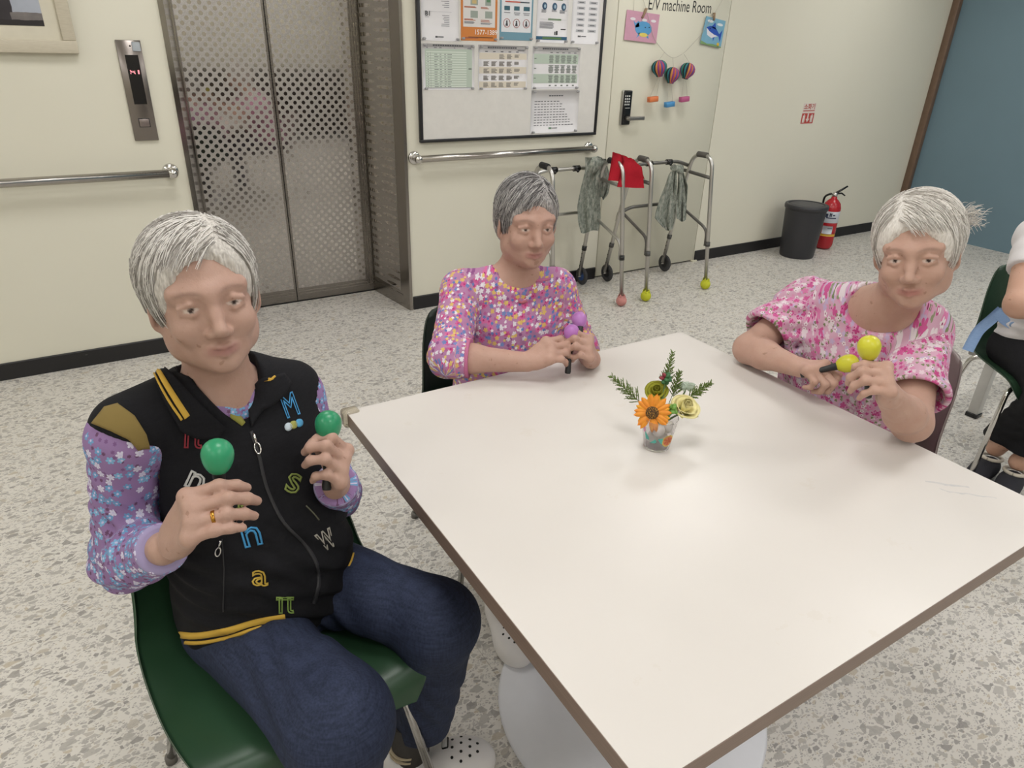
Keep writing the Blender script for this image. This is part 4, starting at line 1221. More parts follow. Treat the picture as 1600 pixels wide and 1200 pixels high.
# conifer sprigs
def conifer(p0, p1, label, wid=.012, seed=0):
    o = thing('conifer_sprig', label, 'plant sprig', tuple(rim))
    r2 = random.Random(seed)
    ax = p1 - p0; L = np.linalg.norm(ax); ax = ax / L
    MB().tube(bez(rim, rim + V(0, 0, .05), p0 - ax * .02, p1), [.0014 - .0008 * i / 9 for i in range(10)], 6).to('stem', mat('conifer_stem', '5f6f3e', .7), o)
    A = frame_to(ax, CB)
    nd = MB()
    for k in range(40):
        t = (k + .5) / 40
        b = p0 + ax * L * t
        wl = wid * (1.1 - .75 * t) * (.75 + .4 * r2.random())
        a = k * 2.4
        d = nrm(A @ V(math.cos(a), math.sin(a) * .55, .95))
        e = b + d * wl
        nd.tube([b, e], [.0010, .0007], 4)
        for q in range(5):
            f = .25 + .18 * q
            sd = nrm(d + .9 * (A @ V(math.cos(a + 1.57 * (-1) ** q), math.sin(a + 1.57 * (-1) ** q), .3)))
            nd.tube([b + d * wl * f, b + d * wl * f + sd * wl * .40], [.0010, .0006], 4)
    nd.to('needles', mat('conifer_green', '6a7d40', .7, 0, .3, .2, 90), o)['kind'] = 'stuff'
    return o
conifer(on(1000, 628, .0), on(955, 588, .0), 'conifer sprig leaning out beside the sunflower', .021, 1)
conifer(on(1040, 600, .03), on(1051, 550, .03), 'tallest conifer sprig standing upright above the succulent', .016, 2)
conifer(on(1052, 620, .035), on(1062, 580, .035), 'short conifer sprig upright behind the cream rose', .017, 3)
conifer(on(1076, 622, .02), on(1111, 598, .02), 'conifer sprig leaning out past the cream rose', .017, 4)
tg = thing('grey_green_rosette', 'pale grey green leaf cluster behind the cream rose', 'plant sprig', tuple(rim))
c_ = on(1072, 606, .04)
MB().tube(bez(rim, rim + V(0, 0, .05), c_ - V(0, 0, .03), c_), .0018, 7).to('stem', GST, tg)
for k in range(6):
    a = k * 1.05
    MB().grid(petal(c_, frame_to(nrm(CU + .5 * CB)) @ V(math.cos(a), math.sin(a), .4), CB, .022, .008, -.1, -.3), .0006).to('leaf', mat('sage_leaf', 'a9b5a4', .7), tg)
# ------------------------------------------------------------------ smooth solid modelling (signed distances -> one continuous mesh)
def rcone(a, b, ra, rb):
    a, b = np.asarray(a, float), np.asarray(b, float); ba = b - a; l2 = ba @ ba + 1e-12
    def f(p):
        q = p - a
        t = np.clip(q @ ba / l2, 0, 1)
        return np.sqrt(((q - t[:, None] * ba) ** 2).sum(1)) - (ra + (rb - ra) * t)
    return f
def chain(pts, rs, k=.004):
    fs = [rcone(pts[i], pts[i + 1], rs[i], rs[i + 1]) for i in range(len(pts) - 1)]
    def f(p):
        d = fs[0](p)
        for g in fs[1:]: d = smin(d, g(p), k)
        return d
    return f
def ellip(c, r, A=None):
    c, r = np.asarray(c, float), np.asarray(r, float); A = np.eye(3) if A is None else A
    def f(p):
        q = (p - c) @ A
        k0 = np.sqrt(((q / r) ** 2).sum(1)); k1 = np.sqrt(((q / r ** 2) ** 2).sum(1)) + 1e-9
        return np.where(k0 < .05, -r.min(), k0 * (k0 - 1) / k1)
    return f
def loft(P, N, X, secs, ex=2.3, off=0.0):
    """body of elliptic sections; secs: (t, half width, half depth, forward shift)"""
    P, N = np.asarray(P, float), np.asarray(N, float); A = N - P; L = np.linalg.norm(A); A = A / L
    X = nrm(X - A * (X @ A)); Y = np.cross(A, X)          # Y = forward when X = the body's right and A up
    S = np.array(secs, float)
    def f(p):
        q = p - P; h = q @ A; t = np.clip(h / L, 0, 1)
        rx = np.interp(t, S[:, 0], S[:, 1]) + off; ry = np.interp(t, S[:, 0], S[:, 2]) + off; cy = np.interp(t, S[:, 0], S[:, 3])
        x = np.abs(q @ X) / rx; y = np.abs(q @ Y - cy) / ry
        k = (x ** ex + y ** ex) ** (1 / ex)
        d = (k - 1) * np.minimum(rx, ry)
        e = np.maximum(h - L - off, -h - off)
        return smax(d, e, .05)
    return f
def smin(a, b, k):
    if k <= 0: return np.minimum(a, b)
    h = np.maximum(k - np.abs(a - b), 0) / k
    return np.minimum(a, b) - h * h * k * .25
def smax(a, b, k): return -smin(-a, -b, k)
def plane(pt, n):
    pt, n = np.asarray(pt, float), nrm(n)
    return lambda p: (p - pt) @ n          # negative on the side opposite n
class Solid:
    def __init__(s): s.ops = []
    def add(s, f, k=.012): s.ops.append(('u', f, k)); return s
    def sub(s, f, k=.004): s.ops.append(('s', f, k)); return s
    def cut(s, f, k=.002): s.ops.append(('i', f, k)); return s
    def warp(s, f): s.ops.append(('d', f, 0)); return s
    def ev(s, p):
        v = np.full(len(p), .5)
        for op, f, k in s.ops:
            if op == 'd': v = v + f(p); continue
            d = f(p)
            if op == 'u': v = smin(v, d, k)
            elif op == 's': v = smax(v, -d, k)
            else: v = smax(v, d, k)
        return v
    def mesh(s, lo, hi, h, smooth=1):
        lo = np.asarray(lo, float); hi = np.asarray(hi, float); B = 8
        nb = np.ceil((hi - lo) / (h * B)).astype(int)
        n = nb * B
        g = np.stack(np.meshgrid(*[np.arange(q) for q in nb], indexing='ij'), -1).reshape(-1, 3)
        cen = lo + (g * B + (B - 1) / 2) * h
        # coarse pass, keeping for each operation its own distance at the block centre
        rad = h * B * .87
        v = np.full(len(cen), .5); near = []
        for op, f, k in s.ops:
            if op == 'd': near.append(None); v = v + 0; continue
            d = f(cen)
            near.append(d < rad * 1.5 + k + .01 if op == 'u' else (np.abs(d) < rad * 1.5 + k + .01) | ((d < 0) if op == 's' else (d > 0)))
            if op == 'u': v = smin(v, d, k)
            elif op == 's': v = smax(v, -d, k)
            else: v = smax(v, d, k)
        act = np.abs(v) < rad * 1.6 + .015
        ia = np.nonzero(act)[0]
        loc = np.stack(np.meshgrid(*[np.arange(B)] * 3, indexing='ij'), -1).reshape(-1, 3)
        F = np.full((len(ia), B ** 3), .5, np.float64)
        base = lo + g[ia] * B * h
        for (op, f, k), nr in zip(s.ops, near):
            if op == 'd': sel = np.arange(len(ia))
            else: sel = np.nonzero(nr[ia])[0]
            for c0 in range(0, len(sel), 600):
                q = sel[c0:c0 + 600]
                p = (base[q][:, None, :] + loc[None] * h).reshape(-1, 3)
                d = f(p).reshape(len(q), -1)
                if op == 'd': F[q] += d
                elif op == 'u': F[q] = smin(F[q], d, k)
                elif op == 's': F[q] = smax(F[q], -d, k)
                else: F[q] = smax(F[q], d, k)
        D = np.repeat(np.repeat(np.repeat(np.where(v > 0, .5, -.5).astype(np.float32).reshape(nb), B, 0), B, 1), B, 2)
        idx = g[ia][:, None, :] * B + loc[None]
        D[idx[..., 0], idx[..., 1], idx[..., 2]] = F
        # surface nets
        nx, ny, nz = n
        inside = D < 0
        # candidate cells: those of active blocks and one before
        c = idx.reshape(-1, 3)
        c = c[(c < n - 1).all(1)]
        cnt = np.zeros(len(c), np.int8)
        vals = np.empty((8, len(c)), np.float32)
        offs = [(i, j, k) for i in (0, 1) for j in (0, 1) for k in (0, 1)]
        for q, (i, j, k) in enumerate(offs): vals[q] = D[c[:, 0] + i, c[:, 1] + j, c[:, 2] + k]
        cnt = (vals < 0).sum(0)
        mm = (cnt > 0) & (cnt < 8)
        c = c[mm]; vals = vals[:, mm]
        acc = np.zeros((len(c), 3)); num = np.zeros(len(c))
        for a in range(8):
            for b in range(a + 1, 8):
                df = np.array(offs[b]) - np.array(offs[a])
                if np.abs(df).sum() != 1: continue
                x = (vals[a] < 0) != (vals[b] < 0)
                t = vals[a][x] / (vals[a][x] - vals[b][x] + 1e-12)
                acc[x] += np.array(offs[a]) + t[:, None] * df
                num[x] += 1
        vert = lo + (c + acc / num[:, None]) * h
        lid = (c[:, 0].astype(np.int64) * ny + c[:, 1]) * nz + c[:, 2]
        o = np.argsort(lid); ls = lid[o]
        def find(cc):
            l = (cc[:, 0].astype(np.int64) * ny + cc[:, 1]) * nz + cc[:, 2]
            k = np.searchsorted(ls, l); k = np.minimum(k, len(ls) - 1)
            return np.where(ls[k] == l, o[k], -1)
        quads = []
        for ax in range(3):
            e = np.zeros(3, int); e[ax] = 1; u = (ax + 1) % 3; w_ = (ax + 2) % 3
            q = c
            ins0 = inside[q[:, 0], q[:, 1], q[:, 2]]; ins1 = inside[q[:, 0] + e[0], q[:, 1] + e[1], q[:, 2] + e[2]]
            m_ = ins0 != ins1
            p = q[m_]; fl = ins0[m_]
            eu = np.zeros(3, int); eu[u] = 1; ew = np.zeros(3, int); ew[w_] = 1
            ok = (p[:, u] > 0) & (p[:, w_] > 0); p = p[ok]; fl = fl[ok]
            ids = np.stack([find(p), find(p - eu), find(p - eu - ew), find(p - ew)], 1)
            ids[~fl] = ids[~fl][:, ::-1]
            quads.append(ids[(ids >= 0).all(1)])
        Q = np.concatenate(quads)
        for _ in range(smooth):
            s_ = np.zeros_like(vert); n_ = np.zeros(len(vert))
            for a, b in ((0, 1), (1, 2), (2, 3), (3, 0)):
                for x, y in ((a, b), (b, a)):
                    for d3 in range(3): s_[:, d3] += np.bincount(Q[:, x], vert[Q[:, y], d3], len(vert))
                    n_ += np.bincount(Q[:, x], minlength=len(vert))
            vert = vert * .45 + .55 * s_ / np.maximum(n_, 1)[:, None]
        used = np.unique(Q); remap = np.full(len(vert), -1); remap[used] = np.arange(len(used))
        return vert[used], remap[Q]
def np_mesh(name, v, q, attrs=None):
    me = bpy.data.meshes.new(name)
    me.vertices.add(len(v)); me.vertices.foreach_set('co', np.ascontiguousarray(v, np.float32).ravel())
    k = q.shape[1]
    me.loops.add(q.size); me.loops.foreach_set('vertex_index', np.ascontiguousarray(q, np.int32).ravel())
    me.polygons.add(len(q)); me.polygons.foreach_set('loop_start', np.arange(0, q.size, k, dtype=np.int32))
    me.polygons.foreach_set('use_smooth', np.ones(len(q), bool))
    me.update(calc_edges=True); me.validate()
    for nm, arr in (attrs or {}).items():
        a = me.attributes.new(nm, 'FLOAT_VECTOR', 'POINT')
        a.data.foreach_set('vector', np.ascontiguousarray(arr, np.float32).ravel())
    return me
def folds(items):
    """cloth folds: (centre, direction, wavelength, height, reach)"""
    its = [(np.asarray(c, float), nrm(d), w_, a, s) for c, d, w_, a, s in items]
    def f(p):
        o = np.zeros(len(p))
        for c, d, w_, a, s in its:
            q = p - c
            x = q @ d
            o += a * np.sin(2 * math.pi * x / w_ + 6 * np.sin((q[:, 0] * 1.3 + q[:, 2] - q[:, 1] * .7) * 9)) * np.exp(-(q ** 2).sum(1) / s ** 2)
        return o
    return f
def limb_uv(p, bones, cam_dir):
    """print coordinates wrapped round the nearest bone; bones: (a, b, radius, offset)"""
    best = np.full(len(p), 9.0); uv = np.zeros((len(p), 3))
    for i, (a, b, r, off) in enumerate(bones):
        a, b = np.asarray(a, float), np.asarray(b, float); ax = nrm(b - a); L = np.linalg.norm(b - a)
        q = p - a; h = q @ ax; t = np.clip(h, 0, L)
        d = np.sqrt(((q - t[:, None] * ax) ** 2).sum(1)) - r
        e1 = nrm(cam_dir - ax * (cam_dir @ ax)); e2 = np.cross(ax, e1)
        ang = np.arctan2(q @ e2, q @ e1)
        m_ = d < best
        best[m_] = d[m_]
        uu = ang * r * 1.05 + off if i else q @ e2        # the trunk's print runs flat across its front
        uv[m_, 0] = uu[m_]; uv[m_, 1] = h[m_]
    return uv
def bvh_of(o):
    me = o.data
    return BVHTree.FromPolygons([v.co[:] for v in me.vertices], [tuple(p.vertices) for p in me.polygons])
def cast(bvh, px, py, lift=.001):
    d = nrm(ray(px, py))
    hit = bvh.ray_cast(Vector(tuple(CAM)), Vector(tuple(d)))
    if hit[0] is None: return None
    return np.array(hit[0]) + np.array(hit[1]) * lift
def lay_on(bvh, v2, faces, lift=.0012, thick=.0012, fallback=None):
    """v2: outline points in photo pixels; every point is laid on the garment's surface, then given thickness"""
    bm = bmesh.new()
    vs = [bm.verts.new((x, y, 0)) for x, y in v2]
    for f in faces:
        try: bm.faces.new([vs[i] for i in f])
        except ValueError: pass
    bmesh.ops.triangulate(bm, faces=bm.faces[:])
    for _ in range(5):
        le = [e for e in bm.edges if e.calc_length() > 7]
        if not le: break
        bmesh.ops.subdivide_edges(bm, edges=le, cuts=1)
        bmesh.ops.triangulate(bm, faces=bm.faces[:])
    bm.verts.index_update()
    top = []; bot = []; ok = []
    for q in bm.verts:
        d = nrm(ray(q.co.x, q.co.y))
        hit = bvh.ray_cast(Vector(tuple(CAM)), Vector(tuple(d)))
        if hit[0] is None:
            ok.append(False); top.append(V(0, 0, 0)); bot.append(V(0, 0, 0)); continue
        n = np.array(hit[1]); p = np.array(hit[0])
        ok.append(True); top.append(p + n * (lift + thick)); bot.append(p - n * .001)
    m_ = MB(); nv = len(top)
    fs = []
    for f in bm.faces:
        ix = [q.index for q in f.verts]
        if not all(ok[i] for i in ix): continue
        P = [top[i] for i in ix]
        if max(np.linalg.norm(P[0] - P[1]), np.linalg.norm(P[1] - P[2])) > .05: continue
        nn = np.cross(P[1] - P[0], P[2] - P[0])
        if nn @ (CAM - P[0]) < 0: ix = ix[::-1]
        fs.append(tuple(ix))
    # keep the largest connected piece
    par = list(range(nv))
    def root(i):
        while par[i] != i: par[i] = par[par[i]]; i = par[i]
        return i
    for f in fs:
        for i in f[1:]: par[root(i)] = root(f[0])
    cnt_ = {}
    for f in fs: cnt_[root(f[0])] = cnt_.get(root(f[0]), 0) + 1
    if cnt_:
        big = max(cnt_, key=cnt_.get); fs = [f for f in fs if root(f[0]) == big]
    from collections import Counter
    ed = Counter()
    for f in fs:
        for a, b in zip(f, f[1:] + f[:1]): ed[(a, b)] += 1
    side = []
    for (a, b) in ed:
        if (b, a) not in ed: side.append((b, a, nv + a, nv + b))
    allv = top + bot
    usedi = sorted({i for f in fs + side for i in f}); mp = {i: j for j, i in enumerate(usedi)}
    m_.raw([allv[i] for i in usedi], [tuple(mp[i] for i in f) for f in fs + side], True)
    bm.free()
    return m_ if fs else None
def strip_px(pts, w_):
    """ribbon polygon strip along a pixel path, width w_ (number or list)"""
    pts = [np.asarray(q, float) for q in pts]; L = []; R = []
    for i, p in enumerate(pts):
        t = pts[min(i + 1, len(pts) - 1)] - pts[max(i - 1, 0)]; t = t / (np.linalg.norm(t) + 1e-9); nn = np.array([-t[1], t[0]])
        ww = (w_[i] if hasattr(w_, '__len__') else w_) / 2
        L.append(p + nn * ww); R.append(p - nn * ww)
    n = len(pts)
    return L + R, [(i, i + 1, n + i + 1, n + i) for i in range(n - 1)]
def smooth_px(pts, n=24):
    pts = np.array(pts, float); m = len(pts); out = []
    for t in np.linspace(0, m - 1, n):
        i = min(int(t), m - 2); f = t - i
        p0, p1, p2, p3 = pts[max(i - 1, 0)], pts[i], pts[i + 1], pts[min(i + 2, m - 1)]
        out.append(.5 * ((2 * p1) + (p2 - p0) * f + (2 * p0 - 5 * p1 + 4 * p2 - p3) * f * f + (3 * p1 - p0 - 3 * p2 + p3) * f ** 3))
    return out
# ------------------------------------------------------------------ people
def m_skin(name, base, dark, lip):
    t = NT(name)
    o = t.coord()
    c = t.mix(t.noise(o, 26, 5, .6), lin(base), lin(dark))
    c = t.mix(t.math('MULTIPLY', t.math('GREATER_THAN', t.noise(o, 55, 2), .70), .38), c, lin('7a5340'))
    a = t.attr('tint')
    s = t.n('ShaderNodeSeparateXYZ'); t.l(a.outputs['Vector'], s.inputs[0])
    c = t.mix(t.math('MULTIPLY', s.outputs[0], .75), c, lin(lip))
    c = t.mix(s.outputs[1], c, lin('d9cfc6'))
    c = t.mix(s.outputs[2], c, lin('33221c'))
    t.out(c, .52, 0, .35)
    wv = t.noise(t.vmath('MULTIPLY', o, (1, 1, 1)), 170, 4, .6)
    t.bump(wv, .28, .0022)
    t.b.inputs['Subsurface Weight'].default_value = .08
    t.b.inputs['Subsurface Radius'].default_value = (.01, .004, .002)
    return t.m
def m_floral(name, bg, layers, rough=.8):
    """layers: (scale per metre, radius, petals, density, colours, centre colour)"""
    t = NT(name)
    uv = t.attr('print_uv').outputs['Vector']
    c = lin(bg)
    for i, (sc, R, npet, dens, cols, cen) in enumerate(layers):
        v = t.n('ShaderNodeTexVoronoi', voronoi_dimensions='2D', feature='F1')
        vec = t.vmath('ADD', t.vmath('MULTIPLY', uv, (sc, sc, 0)), (i * 3.7 + 40, i * 7.3 + 40, 0))
        t.put(v.inputs['Vector'], vec); v.inputs['Scale'].default_value = 1.0; v.inputs['Randomness'].default_value = .85
        d = t.vmath('SUBTRACT', vec, v.outputs['Position'])
        s = t.n('ShaderNodeSeparateXYZ'); t.put(s.inputs[0], d)
        ang = t.math('ARCTAN2', s.outputs[1], s.outputs[0])
        sp = t.n('ShaderNodeSeparateColor'); t.l(v.outputs['Color'], sp.inputs[0])
        pet = t.math('ABSOLUTE', t.math('COSINE', t.math('ADD', t.math('MULTIPLY', ang, npet / 2), t.math('MULTIPLY', sp.outputs[2], 6.0))))
        rad = t.math('MULTIPLY', t.math('MULTIPLY_ADD', t.math('POWER', pet, .6), .62, .38), R)
        ln = v.outputs['Distance']
        onn = t.math('LESS_THAN', sp.outputs[0], dens)
        msk = t.math('MULTIPLY', t.math('LESS_THAN', ln, rad), onn)
        n = len(cols)
        col = t.ramp(sp.outputs[1], [(k / n, lin(q)) for k, q in enumerate(cols)], 'CONSTANT') if n > 1 else lin(cols[0])
        c = t.mix(msk, c, col)
        if cen:
            c = t.mix(t.math('MULTIPLY', t.math('LESS_THAN', ln, R * .27), onn), c, lin(cen))
    t.out(c, rough, 0, .2)
    t.bump(t.noise(t.coord(), 260, 2), .12, .001)
    return t.m
def m_weave(name, a, b, rough=.85, sc=420):
    t = NT(name)
    o = t.coord()
    f1 = t.noise(t.vmath('MULTIPLY', o, (1, 1, .12)), sc, 3); f2 = t.noise(t.vmath('MULTIPLY', o, (.12, .12, 1)), sc, 3)
    f = t.math('MULTIPLY', t.math('ADD', f1, f2), .5)
    t.out(t.mix(t.math('MULTIPLY_ADD', f, 1.9, -.45, clamp=True), lin(a), lin(b)), rough, 0, .2)
    t.bump(f, .25, .001)
    return t.m

def hand(so, side, W, M, sh, curls, thumb=None, scale=.95, k_arm=.012):
    """add a hand to a solid. W wrist, M middle knuckle, sh hint for the thumb side; returns its frame"""
    W, M = np.asarray(W, float), np.asarray(M, float)
    d = nrm(M - W); s = nrm(sh - d * (np.asarray(sh) @ d))
    n = np.cross(s, d) if side == 'R' else np.cross(d, s)
    L = np.linalg.norm(M - W)
    offs = [(.026, -.004), (.006, .0), (-.013, -.005), (-.030, -.015)]
    segs = [(.041, .025, .020), (.045, .028, .021), (.041, .026, .020), (.032, .020, .018)]
    rad = [.0088, .0090, .0085, .0076]
    fingers = []
    for i, (so_, dl) in enumerate(offs):
        m0 = M + (s * so_ + d * dl) * scale - n * (.003 * (i in (0, 3)))
        b0 = W + s * so_ * .55 * scale + d * .012
        so.add(rcone(b0, m0, .0135 * scale, .0112 * scale), .014)
        so.add(ellip(m0 - n * .003, V(.0108, .0108, .0108) * scale), .008)
        pts = [m0]; ang = 0; rs = [rad[i] * 1.08 * scale]
        cu = curls[i] if hasattr(curls[0], '__len__') else curls
        fan = (so_ * .9)
        for j in range(3):
            ang += math.radians(cu[j])
            dirv = nrm(d * math.cos(ang) + n * math.sin(ang) + s * fan * (1.2 if j == 0 else .3))
            pts.append(pts[-1] + dirv * segs[i][j] * scale)
            rs.append(rad[i] * (1.0, .93, .78)[j] * scale)
        so.add(chain(pts, rs, .005), .0035)
        so.add(ellip(pts[1] , V(1, 1, 1) * rad[i] * 1.07 * scale), .004)
        fingers.append((pts, rs))
    so.add(ellip(W + d * .04 * scale + s * .016 * scale + n * .008, V(.016, .026, .014) * scale, np.stack([s, d, n], 1)), .014)
    so.add(ellip(W + d * .035 * scale - s * .018 * scale + n * .006, V(.013, .028, .013) * scale, np.stack([s, d, n], 1)), .014)
    tl = thumb or [(-.066, .016, .010), (-.032, .036, .024), (-.006, .036, .040), (.012, .026, .052)]
    tp = [M + (d * a + s * b + n * c) * scale for a, b, c in tl]
    tr = [.0135 * scale, .0115 * scale, .0100 * scale, .0078 * scale]
    so.add(chain(tp, tr, .006), .006)
    fingers.append((tp, tr))
    return dict(d=d, s=s, n=n, M=M, W=W, fingers=fingers)
def head_axes(fwd, up):
    y = nrm(fwd); z = nrm(np.asarray(up, float) - y * (np.asarray(up, float) @ y)); x = np.cross(y, z)
    return np.stack([x, y, z], 1)
def head(so, c, A, sc=.95, smile=.0):
    """c: between the eyes; A columns right, forward, up"""
    w3 = lambda x, y, z: c + A @ (V(x, y, z) * sc)
    E = lambda p, r: ellip(w3(*p), V(*r) * sc, A)
    so.add(E((0, -.020, .034), (.074, .094, .082)), .02)
    so.add(E((0, .018, -.026), (.061, .066, .080)), .035)
    so.add(E((0, .038, -.080), (.040, .040, .030)), .03)
    so.add(E((0, .064, -.098), (.018, .017, .014)), .018)
    for s in (-1, 1):
        so.add(E((s * .052, .000, -.062), (.018, .030, .030)), .025)          # jaw angle
        so.add(E((s * .038, .058, -.034), (.023, .020, .021)), .018)          # cheek
        so.add(rcone(w3(s * .010, .078, .020), w3(s * .048, .060, .022), .011 * sc, .010 * sc), .016)   # brow
        so.sub(E((s * .032, .094, -.001), (.021, .018, .013)), .014)          # socket
        so.add(E((s * .031, .0665, -.001), (.0135, .0135, .0128)), .002)      # eye
        so.add(chain([w3(s * .016, .0765, .004), w3(s * .031, .0805, .0085), w3(s * .047, .072, .003)], [.0040 * sc] * 3, .004), .004)   # upper lid
        so.add(chain([w3(s * .017, .076, -.005), w3(s * .031, .0785, -.0095), w3(s * .046, .071, -.006)], [.0034 * sc] * 3, .004), .005)  # lower lid
        so.sub(rcone(w3(s * .019, .099, -.042), w3(s * .035, .084, -.066), .0030 * sc, .0030 * sc), .012)    # cheek fold
        so.add(E((s * .0115, .088, -.041), (.0085, .0105, .0075)), .006)      # nostril wing
        so.sub(E((s * .006, .094, -.0475), (.0032, .005, .0028)), .002)
        so.add(ellip(w3(s * .077, -.010, -.012), V(.007, .019, .032) * sc, A @ rotm((0, 0, 1), s * -.35)), .006)     # ear
        so.sub(ellip(w3(s * .0855, -.007, -.008), V(.006, .011, .020) * sc, A @ rotm((0, 0, 1), s * -.35)), .004)
        so.add(E((s * .072, -.005, -.038), (.006, .008, .009)), .005)
    so.add(chain([w3(0, .080, .012), w3(0, .090, -.014), w3(0, .103, -.034)], [.0075 * sc, .0082 * sc, .0105 * sc], .008), .012)   # nose
    so.add(chain([w3(-.022, .076, -.067 + smile), w3(-.008, .0875, -.0635), w3(0, .0885, -.0648), w3(.008, .0875, -.0635), w3(.022, .076, -.067 + smile)], [.003 * sc, .0046 * sc, .0044 * sc, .0046 * sc, .003 * sc], .004), .006)
    so.add(chain([w3(-.020, .076, -.071 + smile), w3(0, .0865, -.0750), w3(.020, .076, -.071 + smile)], [.003 * sc, .0054 * sc, .003 * sc], .004), .006)
    so.sub(chain([w3(-.023, .0825, -.0690 + smile), w3(0, .0965, -.0692), w3(.023, .0825, -.0690 + smile)], [.0022 * sc] * 3, .003), .006)
    def tint(p):
        q = (p - c) @ A / sc
        t = np.zeros((len(p), 3))
        infront = q[:, 1] > .055
        lip = np.exp(-((np.abs(q[:, 0]) / .024) ** 4 + ((q[:, 2] + .0695) / .0085) ** 4)) * (q[:, 1] > .06)
        t[:, 0] = lip
        for s in (-1, 1):
            e = np.sqrt(((q[:, 0] - s * .031) / .0125) ** 2 + ((q[:, 2] + .0008) / .0040) ** 2)
            eye = np.clip((1 - e) * 5, 0, 1) * infront
            ir = np.sqrt((q[:, 0] - s * .031) ** 2 + (q[:, 2]) ** 2)
            iris = np.clip((.0052 - ir) / .0012, 0, 1) * eye
            t[:, 1] = np.maximum(t[:, 1], eye * .6)
            t[:, 2] = np.maximum(t[:, 2], iris)
            br = np.exp(-(((q[:, 0] - s * .032) / .020) ** 4 + ((q[:, 2] - .0245 + 12 * (q[:, 0] - s * .03) ** 2) / .0032) ** 2)) * infront
            t[:, 2] = np.maximum(t[:, 2], br * .35)
        return t
    return tint
def hair_cap(c, A, sc, line=.052, thick=.014, back=-.075, side=-.03, vol=(1, 1, 1), name='hair'):
    """hair mass over the skull, open at the face"""
    w3 = lambda x, y, z: c + A @ (V(x, y, z) * sc)
    so = Solid()
    so.add(ellip(w3(0, -.022, .034), V(.074 * vol[0] + thick, .094 * vol[1] + thick, .082 * vol[2] + thick) * sc, A))
    so.add(ellip(w3(0, -.060, -.02), V(.062 * vol[0] + thick, .045 + thick, .062 + thick) * sc, A), .03)
    # face opening
    so.sub(ellip(w3(0, .112, line - .088), V(.060, .085, .094) * sc, A), .03)
    so.cut(lambda p: -(((p - c) @ A)[:, 2] / sc - (side + (back - side) * np.clip((-((p - c) @ A)[:, 1] / sc + .02) / .07, 0, 1))) * sc, .008)
    def strand(p):
        q = (p - c) @ A / sc
        an = np.arctan2(q[:, 0], q[:, 1] + .02)
        return (.4 + .6 * (q[:, 1] < .03)) * .0014 * np.sin(an * 38 + 5 * np.sin(q[:, 2] * 40) + 9 * q[:, 2]) + .0011 * np.sin(an * 91 + 20 * q[:, 2])
    so.warp(strand)
    R_ = .15 * sc
    return so.mesh(c - R_, c + R_, .003, 1)
def comb(hc, A, sc, n, args, h_, mats):
    for k, mm in enumerate(mats):
        a = dict(args); a['seed'] = args['seed'] * 10 + k
        hair_strands(hc, A, sc, n // len(mats), **a).to('hair_strands', mm, h_)['kind'] = 'stuff'
def hair_strands(c, A, sc, n, part=.02, line=.05, thick=.015, Lr=(.05, .11), r=.00055, vol=(1, 1, 1), flyaway=.0, seed=1, back=-.07):
    """fine tubes combed over the hair mass"""
    rg = np.random.default_rng(seed)
    rad = V(.074 * vol[0] + thick, .094 * vol[1] + thick, .082 * vol[2] + thick)
    cen = V(0, -.022, .034)
    m_ = MB()
    made = 0
    while made < n:
        u = rg.normal(size=3); u /= np.linalg.norm(u)
        if u[2] < -.25: continue
        p = cen + u * rad * (1 + .01 * rg.normal())
        if p[1] > .045 and p[2] < line + .006: continue
        # comb direction: away from the parting, then down and back
        sx = 1 if p[0] > part else -1
        d = V(sx * .8, -.25 if p[1] < .02 else .15, -.5) + rg.normal(size=3) * .12
        L = rg.uniform(*Lr); st = L / 6
        path = []; ok = True
        fly = flyaway * rg.random() ** 3
        for k in range(7):
            path.append(c + A @ (p * sc))
            g = (p - cen) / rad
            nn = nrm(g / rad)
            d = nrm(d - nn * (d @ nn) + V(0, 0, -.18))
            p = p + d * st + nn * fly * st
            g = (p - cen) / rad; lg = np.linalg.norm(g)
            if fly < .15 and p[2] > -.01: p = cen + (p - cen) / lg * (1.0 + .012 * math.sin(made))
            if p[1] > .05 and p[2] < line - .01: break
            if p[2] < back: break
        if len(path) < 4: continue
        rr_ = [r * (1 - .6 * (k / (len(path) - 1)) ** 2) for k in range(len(path))]
        m_.tube(path, rr_, 3, False)
        made += 1
    return m_
HAIR = {}
def m_hair(name, a, b):
    t = NT(name)
    o = t.coord()
    f = t.noise(t.vmath('MULTIPLY', o, (1, 1, .25)), 330, 3)
    t.out(t.mix(t.math('MULTIPLY_ADD', f, 2.4, -.7, clamp=True), lin(a), lin(b)), .48, 0, .4)
    t.bump(f, .4, .002)
    return t.m
def bounds(*pts, pad=.12):
    P = np.array(pts); return P.min(0) - pad, P.max(0) + pad
def shoulder_line(so, N, SR, SL, r0, r1, k=.04):
    for S in (SR, SL): so.add(rcone(N - V(0, 0, .02), S, r0, r1), k)

def egg_profile(R, H, n=14):
    """maraca head: round top, tapering to the handle"""
    out = []
    for i in range(n + 1):
        th = math.pi * i / n; c = -math.cos(th)
        h = H * .5 * c * (1.08 if c < 0 else .92)
        r = R * math.sin(th) * (1 + .10 * c)
        out.append((r if 0 < i < n else 0, h))
    return out
MBLK = mat('maraca_handle_black', '19191b', .45)
def maraca(ball, grip, colr, label, R=.0215):
    """ball: centre of the head; grip: a place on the handle"""
    d = nrm(ball - grip)
    o = thing('maraca', label, 'maraca', tuple(grip))
    MB().lathe(egg_profile(R, R * 2.45), ball, d, 32).to('head', mat('maraca_' + colr, colr, .33, 0, .45, .04, 20), o)
    b0 = ball - d * R * 1.18
    MB().lathe([(0, -.082), (.0068, -.081), (.0078, -.076), (.0066, -.05), (.0072, -.02), (.0092, .0), (.0125, .008), (0, .010)], b0, d, 20).to('handle', MBLK, o)
    return o
